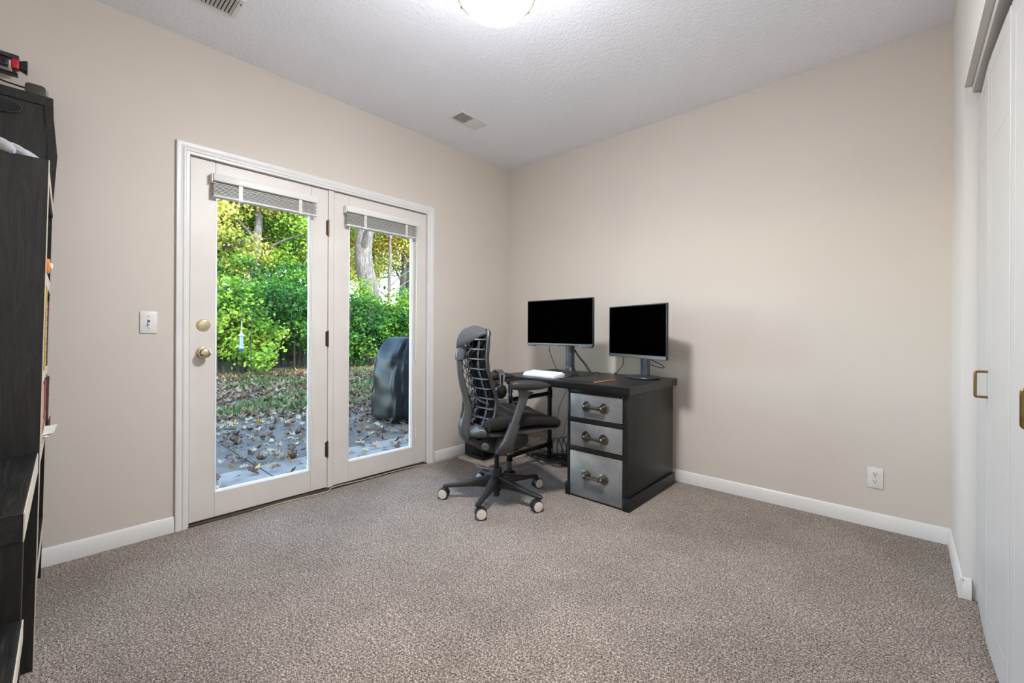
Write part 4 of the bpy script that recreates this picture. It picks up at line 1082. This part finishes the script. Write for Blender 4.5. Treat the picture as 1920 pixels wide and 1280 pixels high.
shr = [
    (-11.3, -3.2, 2.7, 1.9, 'fol_green', .1, 'leftmost shrub of the border beyond the lawn'),
    (-11.2, -1.4, 2.9, 1.9, 'fol_green', .1, 'green shrub just left of the left door pane edge'),
    (-10.9, .25, 2.6, 1.7, 'fol_lime', .05, 'bright lime shrub behind the hanging bird feeder'),
    (-12.2, 1.25, 3.1, 1.9, 'fol_green', .75, 'tall green shrub with bare stems at the middle of the left door view'),
    (-12.0, 2.55, 3.0, 1.9, 'fol_dark', .55, 'deep green shrub at the right side of the left door view'),
    (-11.6, 3.9, 2.9, 1.8, 'fol_dark', .15, 'deep green shrub hidden behind the door mullion'),
    (-11.4, 5.1, 2.9, 1.9, 'fol_green', .1, 'green shrub at the left side of the right door view'),
    (-11.5, 6.5, 3.0, 2.0, 'fol_lime', .1, 'lime green shrub behind the covered grill'),
    (-11.8, 8.2, 3.1, 2.1, 'fol_green', .1, 'green shrub right of the covered grill'),
    (-12.0, 10.2, 3.0, 2.1, 'fol_green', .1, 'rightmost shrub of the border beyond the lawn'),
    (-13.6, .4, 3.9, 2.2, 'fol_green', .5, 'taller shrub in the second row behind the lime shrub'),
    (-13.8, 2.9, 4.0, 2.2, 'fol_dark', .5, 'taller dark shrub in the second row at left'),
    (-13.6, 5.6, 3.6, 2.2, 'fol_lime', .5, 'taller lime shrub in the second row at right'),
    (-13.8, 8.0, 3.6, 2.2, 'fol_gold', .5, 'golden shrub in the second row at far right'),
]
for a in shr: shrub(*a)
def tree(x, y, h, r, lean, mat, bark, cl, label, ncl=330, ls=.125, cz=.62, cw=2.4):
    t = thing('woodland_tree', label, 'tree', (x, y, terrain(x, y)), 0, 'trees behind the shrub border')
    pts = []; rs = []
    for i in range(15):
        f = i / 14
        pts.append((lean[0] * f * h + .10 * r * mnoise.noise(Vector((x, f * 6, 1))) * 6, lean[1] * f * h + .10 * r * mnoise.noise(Vector((y, f * 6, 5))) * 6, f * h - .05))
        rs.append(r * (1.25 if i == 0 else 1) * (1 - .62 * f) * (1 + .08 * mnoise.noise(Vector((x * 3, f * 20, 2)))))
    MB().tube(catmull(pts, 3), [rs[min(14, k // 3)] + (rs[min(14, k // 3 + 1)] - rs[min(14, k // 3)]) * (k % 3) / 3 for k in range(43)], 16).build('trunk', bark, t)
    for k in range(6):
        f = random.uniform(.4, .9); a = random.uniform(0, 2 * pi); p = Vector(pts[int(f * 14)]); L = random.uniform(1.2, 2.4)
        e = p + Vector((cos(a) * L, sin(a) * L, L * random.uniform(.3, .9)))
        MB().tube(catmull([p, (p + e) / 2 + Vector((0, 0, .15)), e], 4), [rs[int(f * 14)] * .5 * (1 - .1 * j) for j in range(9)], 7).build('branch', bark, t)
    bl = []
    for _ in range(9):
        bl.append(((-1.3 + lean[0] * h * cz + random.uniform(-1, 1) * cw, lean[1] * h * cz + random.uniform(-1, 1) * cw, h * random.uniform(cz - .18, cz + .30)), (cw * .5, cw * .5, h * .10)))
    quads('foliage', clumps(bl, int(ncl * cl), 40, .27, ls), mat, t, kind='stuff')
    return t
trees = [
    (-15.5, 2.15, 9.5, .21, (0, .06), 'fol_lime', 'bark', 1.0, 'pale leaning tree trunk at the middle of the left door view'),
    (-15.8, .55, 9, .30, (0, -.01), 'fol_gold', 'barkdark', .8, 'dark trunked golden tree at the left edge of the left door view'),
    (-17.5, 1.7, 10, .22, (0, .0), 'fol_gold', 'barkdark', .8, 'dark trunked tree between the two left trunks'),
    (-14.6, 6.62, 11, .50, (0, -.015), 'fol_gold', 'bark', .55, 'massive pale grey trunk in the right door view'),
    (-15.4, 8.15, 8, .12, (0, .01), 'fol_gold', 'bark', .9, 'slender pale tree right of the massive trunk'),
    (-16.5, 4.1, 9, .2, (0, .02), 'fol_lime', 'barkdark', 1.0, 'lime crowned tree behind the door mullion'),
    (-17.5, 10.3, 9, .22, (0, 0), 'fol_gold', 'barkdark', 1.0, 'golden tree at the right end of the tree line'),
    (-16.5, -2.2, 9, .25, (0, .01), 'fol_lime', 'barkdark', 1.0, 'lime tree at the left end of the tree line'),
    (-20.5, 3.2, 11, .26, (0, .0), 'fol_green', 'barkdark', .9, 'green tree far behind the leaning trunk'),
    (-20.5, 7.4, 11, .26, (0, .01), 'fol_gold', 'bark', .7, 'gold tree far behind the massive trunk'),
    (-20.0, 12.3, 11, .26, (0, .0), 'fol_green', 'barkdark', .9, 'green tree far behind at the right'),
    (-14.9, -.35, 9, .24, (0, .03), 'fol_gold', 'bark', .6, 'grey trunk cut off by the left edge of the left door pane'),
    (-27.0, 3.4, 13, .26, (0, .0), 'fol_gold', 'barkdark', 1.3, 'golden tree at the very back behind the leaning trunk'),
    (-27.0, 8.0, 13, .26, (0, .0), 'fol_green', 'barkdark', 1.3, 'green tree at the very back behind the massive trunk'),
    (-24.0, 5.3, 12, .26, (0, .0), 'fol_green', 'barkdark', 1.1, 'green tree farthest back at the centre'),
    (-24.0, 10.0, 12, .26, (0, .0), 'fol_lime', 'barkdark', 1.1, 'lime tree farthest back at the right'),
    (-24.0, 1.2, 12, .26, (0, .0), 'fol_lime', 'barkdark', 1.1, 'lime tree farthest back at the left'),
    (-20.0, -.6, 11, .26, (0, .0), 'fol_green', 'barkdark', .9, 'green tree far behind at the left'),
]
for a in trees: tree(*a)
# dark undergrowth far back
its = []
for _ in range(16000):
    p = Vector((random.uniform(-24, -15), random.uniform(-8, 20), 0)); p.z = GZ + abs(random.gauss(0, 1.5)); its.append(leafquad(p, .26, (1, 0, 0)))
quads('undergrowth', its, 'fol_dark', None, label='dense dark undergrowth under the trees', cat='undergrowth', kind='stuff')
m = MB()
for _ in range(70):
    y = random.uniform(-1, 9); x = random.uniform(-14.2, -12.6); h = random.uniform(.8, 1.6)
    m.tube([(x, y, GZ - .05), (x + random.gauss(0, .08), y + random.gauss(0, .12), GZ + h * .5), (x + random.gauss(0, .15), y + random.gauss(0, .2), GZ + h)], [.018, .014, .008], 5)
tag(m.build('undergrowth_stems', 'bark'), 'thin bare pale stems under the shrubs', 'stems', kind='stuff')

# leaves on the ground
LEAF = [(0, -.5), (.10, -.34), (.26, -.36), (.22, -.18), (.40, -.10), (.26, .05), (.38, .22), (.18, .24), (.14, .40), (0, .52), (-.14, .40), (-.18, .24), (-.38, .22), (-.26, .05), (-.40, -.10), (-.22, -.18), (-.26, -.36), (-.10, -.34)]
def leafmesh(name, mat, curl, twist):
    vs = [(0, 0, 0)]; 
    for x, y in LEAF:
        vs.append((x, y, curl * (x * x * 2.2) + twist * x * y * 1.5 + curl * .7 * max(0, abs(y) - .15) ** 1.4))
    n = len(LEAF)
    fs = [(0, 1 + k, 1 + (k + 1) % n) for k in range(n)]
    me = bpy.data.meshes.new(name); me.from_pydata(vs, [], fs); me.materials.append(MT[mat]); me.shade_smooth(); return me
kinds = [('leaf_tan', 'pale tan'), ('leaf_brown', 'dark brown'), ('leaf_gold', 'yellow gold'), ('leaf_grey', 'grey brown')]
lm = {}
for mt, nm in kinds:
    lm[mt] = [leafmesh('fallen_leaf', mt, c, t_) for c, t_ in ((.7, .5), (1.1, -.6), (1.6, .3), (.4, .9))]
def vnear(x, y):       # share of leaves: drifts thicker away from the house
    return .25 + .75 * min(1, max(0, (-x - .3) / 3.3)) + .5 * max(0, mnoise.noise(Vector((x * .9, y * .9, 3))))
cnt = 0; tries = 0; spots = []
def crowded(x, y, d): return any((x - a) ** 2 + (y - b) ** 2 < d * d for a, b in spots)
while cnt < 285 and tries < 12000:
    tries += 1
    x = random.uniform(-3.85, -.35); y = random.uniform(-2.4, 1.2)
    if random.random() > vnear(x, y) ** 1.6 * .8: continue
    if x < -1.9 and y > -.1: continue
    if crowded(x, y, .085): continue
    spots.append((x, y))
    mt, nm = random.choices(kinds, (.45, .3, .08, .17))[0]
    o = new_obj('fallen_leaf', random.choice(lm[mt]))
    s = random.uniform(.075, .135); o.scale = (s * random.uniform(.7, 1.0), s, s * random.uniform(.8, 1.3))
    o.rotation_euler = (random.gauss(0, .22), random.gauss(0, .22), random.uniform(0, 2 * pi))
    o.location = (x, y, GZ + .012 + .01 * random.random())
    tag(o, f'{nm} curled leaf fallen on the concrete patio outside', 'leaf', f'{nm} leaves fallen on the patio')
    cnt += 1
def litter(n, fx, smin, smax, zf):
    out = []
    for _ in range(n):
        x, y = fx(); s = random.uniform(smin, smax)
        if x > -3.95 and crowded(x, y, .062 + s * .4): continue
        s = s * 1.0; a = random.uniform(0, 2 * pi); z = zf(x, y) + random.uniform(.006, .03)
        tx, ty = random.gauss(0, .45), random.gauss(0, .45); cv = random.uniform(.05, .35) * s
        q = []
        for k, rr in enumerate((.55, .28, .5, .26, .5, .28)):
            b = a + k * pi / 3
            dx, dy = cos(b) * rr * s, sin(b) * rr * s
            q.append((x + dx, y + dy, z + tx * dx + ty * dy + (cv if k % 2 == 0 else 0)))
        out.append(tuple(q))
    return out
its = litter(3600, lambda: (-.6 - 3.3 * random.random() ** .45, random.uniform(-6, 4)), .045, .105, lambda x, y: GZ + .004)
its += litter(500, lambda: (-3.86 + random.gauss(0, .25), random.uniform(-4, 4)), .06, .12, lambda x, y: GZ + .01)
quads('leaf_litter_patio', its, 'litter', None, label='smaller scattered leaves and crumbs on the concrete patio', cat='leaf litter', kind='stuff')
its = litter(17000, lambda: (-3.9 - 7.5 * random.random() ** .8, random.uniform(-5, 10)), .07, .15, lambda x, y: terrain(x, y) + .02)
quads('leaf_litter_lawn', its, 'litter', None, label='thick carpet of fallen leaves on the lawn', cat='leaf litter', kind='stuff')
its = []
for _ in range(36000):
    x = -3.9 - 7 * random.random(); y = random.uniform(-4, 9)
    if mnoise.noise(Vector((x * .8, y * .8, 9))) < -.05: continue
    z = terrain(x, y); h = random.uniform(.06, .13); a = random.uniform(0, 2 * pi); w = .010
    its.append(((x - w * cos(a), y - w * sin(a), z), (x + w * cos(a), y + w * sin(a), z), (x + random.gauss(0, .03), y + random.gauss(0, .03), z + h)))
quads('grass', its, 'grassblade', None, label='short green grass between the fallen leaves', cat='grass', kind='stuff')

# covered grill
g = thing('covered_grill', 'barbecue grill under a dark blue grey vinyl cover on the patio', 'grill', (-2.375, .70, GZ))
def csec(z, hx, hy, amp, ph, n=72):
    out = []
    for k in range(n):
        a = 2 * pi * k / n; c, s = cos(a), sin(a)
        x = hx * (1 if c >= 0 else -1) * abs(c) ** .38; y = hy * (1 if s >= 0 else -1) * abs(s) ** .38
        w = amp * (abs(sin(a * 5 + ph + .4 * sin(z * 5))) ** .6 * 1.1 - .6 + sin(a * 13 + ph * 2.3 + z * 3) * .3 + mnoise.noise(Vector((c * 4, s * 4, z * 3.5 + ph))) * 1.5)
        out.append((x + c * w, y + s * w, z))
    return out
lv = [(.055, .385, .715, .034, 0), (.10, .388, .72, .032, .1), (.25, .385, .715, .028, .25), (.45, .378, .705, .026, .5), (.62, .37, .695, .026, .8), (.76, .358, .67, .030, 1.1), (.86, .340, .66, .034, 1.3), (.97, .325, .62, .030, 1.5), (1.07, .305, .56, .022, 1.6), (1.135, .285, .51, .012, 1.7), (1.16, .25, .47, .006, 1.7)]
secs = []
for a, b in zip(lv, lv[1:]):
    for k in range(4):
        f = k / 4; v = [p + (q - p) * f for p, q in zip(a, b)]
        secs.append([(x, y + (.015 * mnoise.noise(Vector((x * 6, y * 5, z * 4)))), z + .012 * mnoise.noise(Vector((x * 5, y * 5, z * 6)))) for x, y, z in csec(*v)])
secs.append(csec(*lv[-1]))
MB().loft(secs, True, True).build('vinyl_cover', 'cover', g, ang=60)
for x in (-.30, .30):
    for y in (-.58, .58):
        m = MB().tube([(x, y - .02, .045), (x, y + .02, .045)], .045, 18); m.tube([(x, y - .024, .045), (x, y + .024, .045)], .02, 12); m.build('caster_wheel', 'rubber', g)
MB().box((-.33, -.62, .092), (.33, .62, .12), .005).build('base_frame', 'black', g)
# bird feeder hanging from a hook pole
b = thing('bird_feeder', 'pale tube bird feeder hanging from a hook before the lime shrub', 'bird feeder', (-9.5, .285, 0))
MB().lathe([(0, 1.07), (.012, 1.07), (.02, 1.045), (.075, .985), (.08, .975), (0, .975)], 20).build('roof_cap', 'feedercap', b)
MB().lathe([(0, .66), (.045, .66), (.045, .975), (0, .975)], 20).build('seed_tube', 'feeder', b)
MB().lathe([(0, .595), (.05, .595), (.075, .63), (.075, .655), (.0, .66)], 20).build('seed_tray', 'feederbase', b)
m = MB().box((-.05, -.05, .655), (.05, .05, .69), .01); m.build('tray_collar', 'feedercap', b)
MB().tube(catmull([(0, 0, 1.07), (0, 0, 1.25), (.0, .01, 1.36)], 4), .006, 6).build('hanger', 'feedercap', b)
p = thing('hook_pole', 'thin dark hook pole carrying the bird feeder', 'pole', (-9.5, .285, 0))
MB().tube(catmull([(0, .22, terrain(-9.5, .5) - .05), (0, .22, .8), (0, .22, 1.45), (0, .12, 1.56), (0, .02, 1.50), (0, -.01, 1.40), (0, .0, 1.345)], 5), .011, 8).build('pole', 'blackpipe', p)

# sky portal in the door opening guides the daylight sampling
pl_ = bpy.data.lights.new('door_portal', 'AREA'); pl_.shape = 'RECTANGLE'; pl_.size = 1.62; pl_.size_y = 2.05; pl_.energy = 1
pl_.cycles.is_portal = True
po = bpy.data.objects.new('door_portal', pl_); COL.objects.link(po); po.location = (-WT - .03, (DY0 + DY1) / 2, 1.03)
po.rotation_euler = (0, radians(-90), 0)
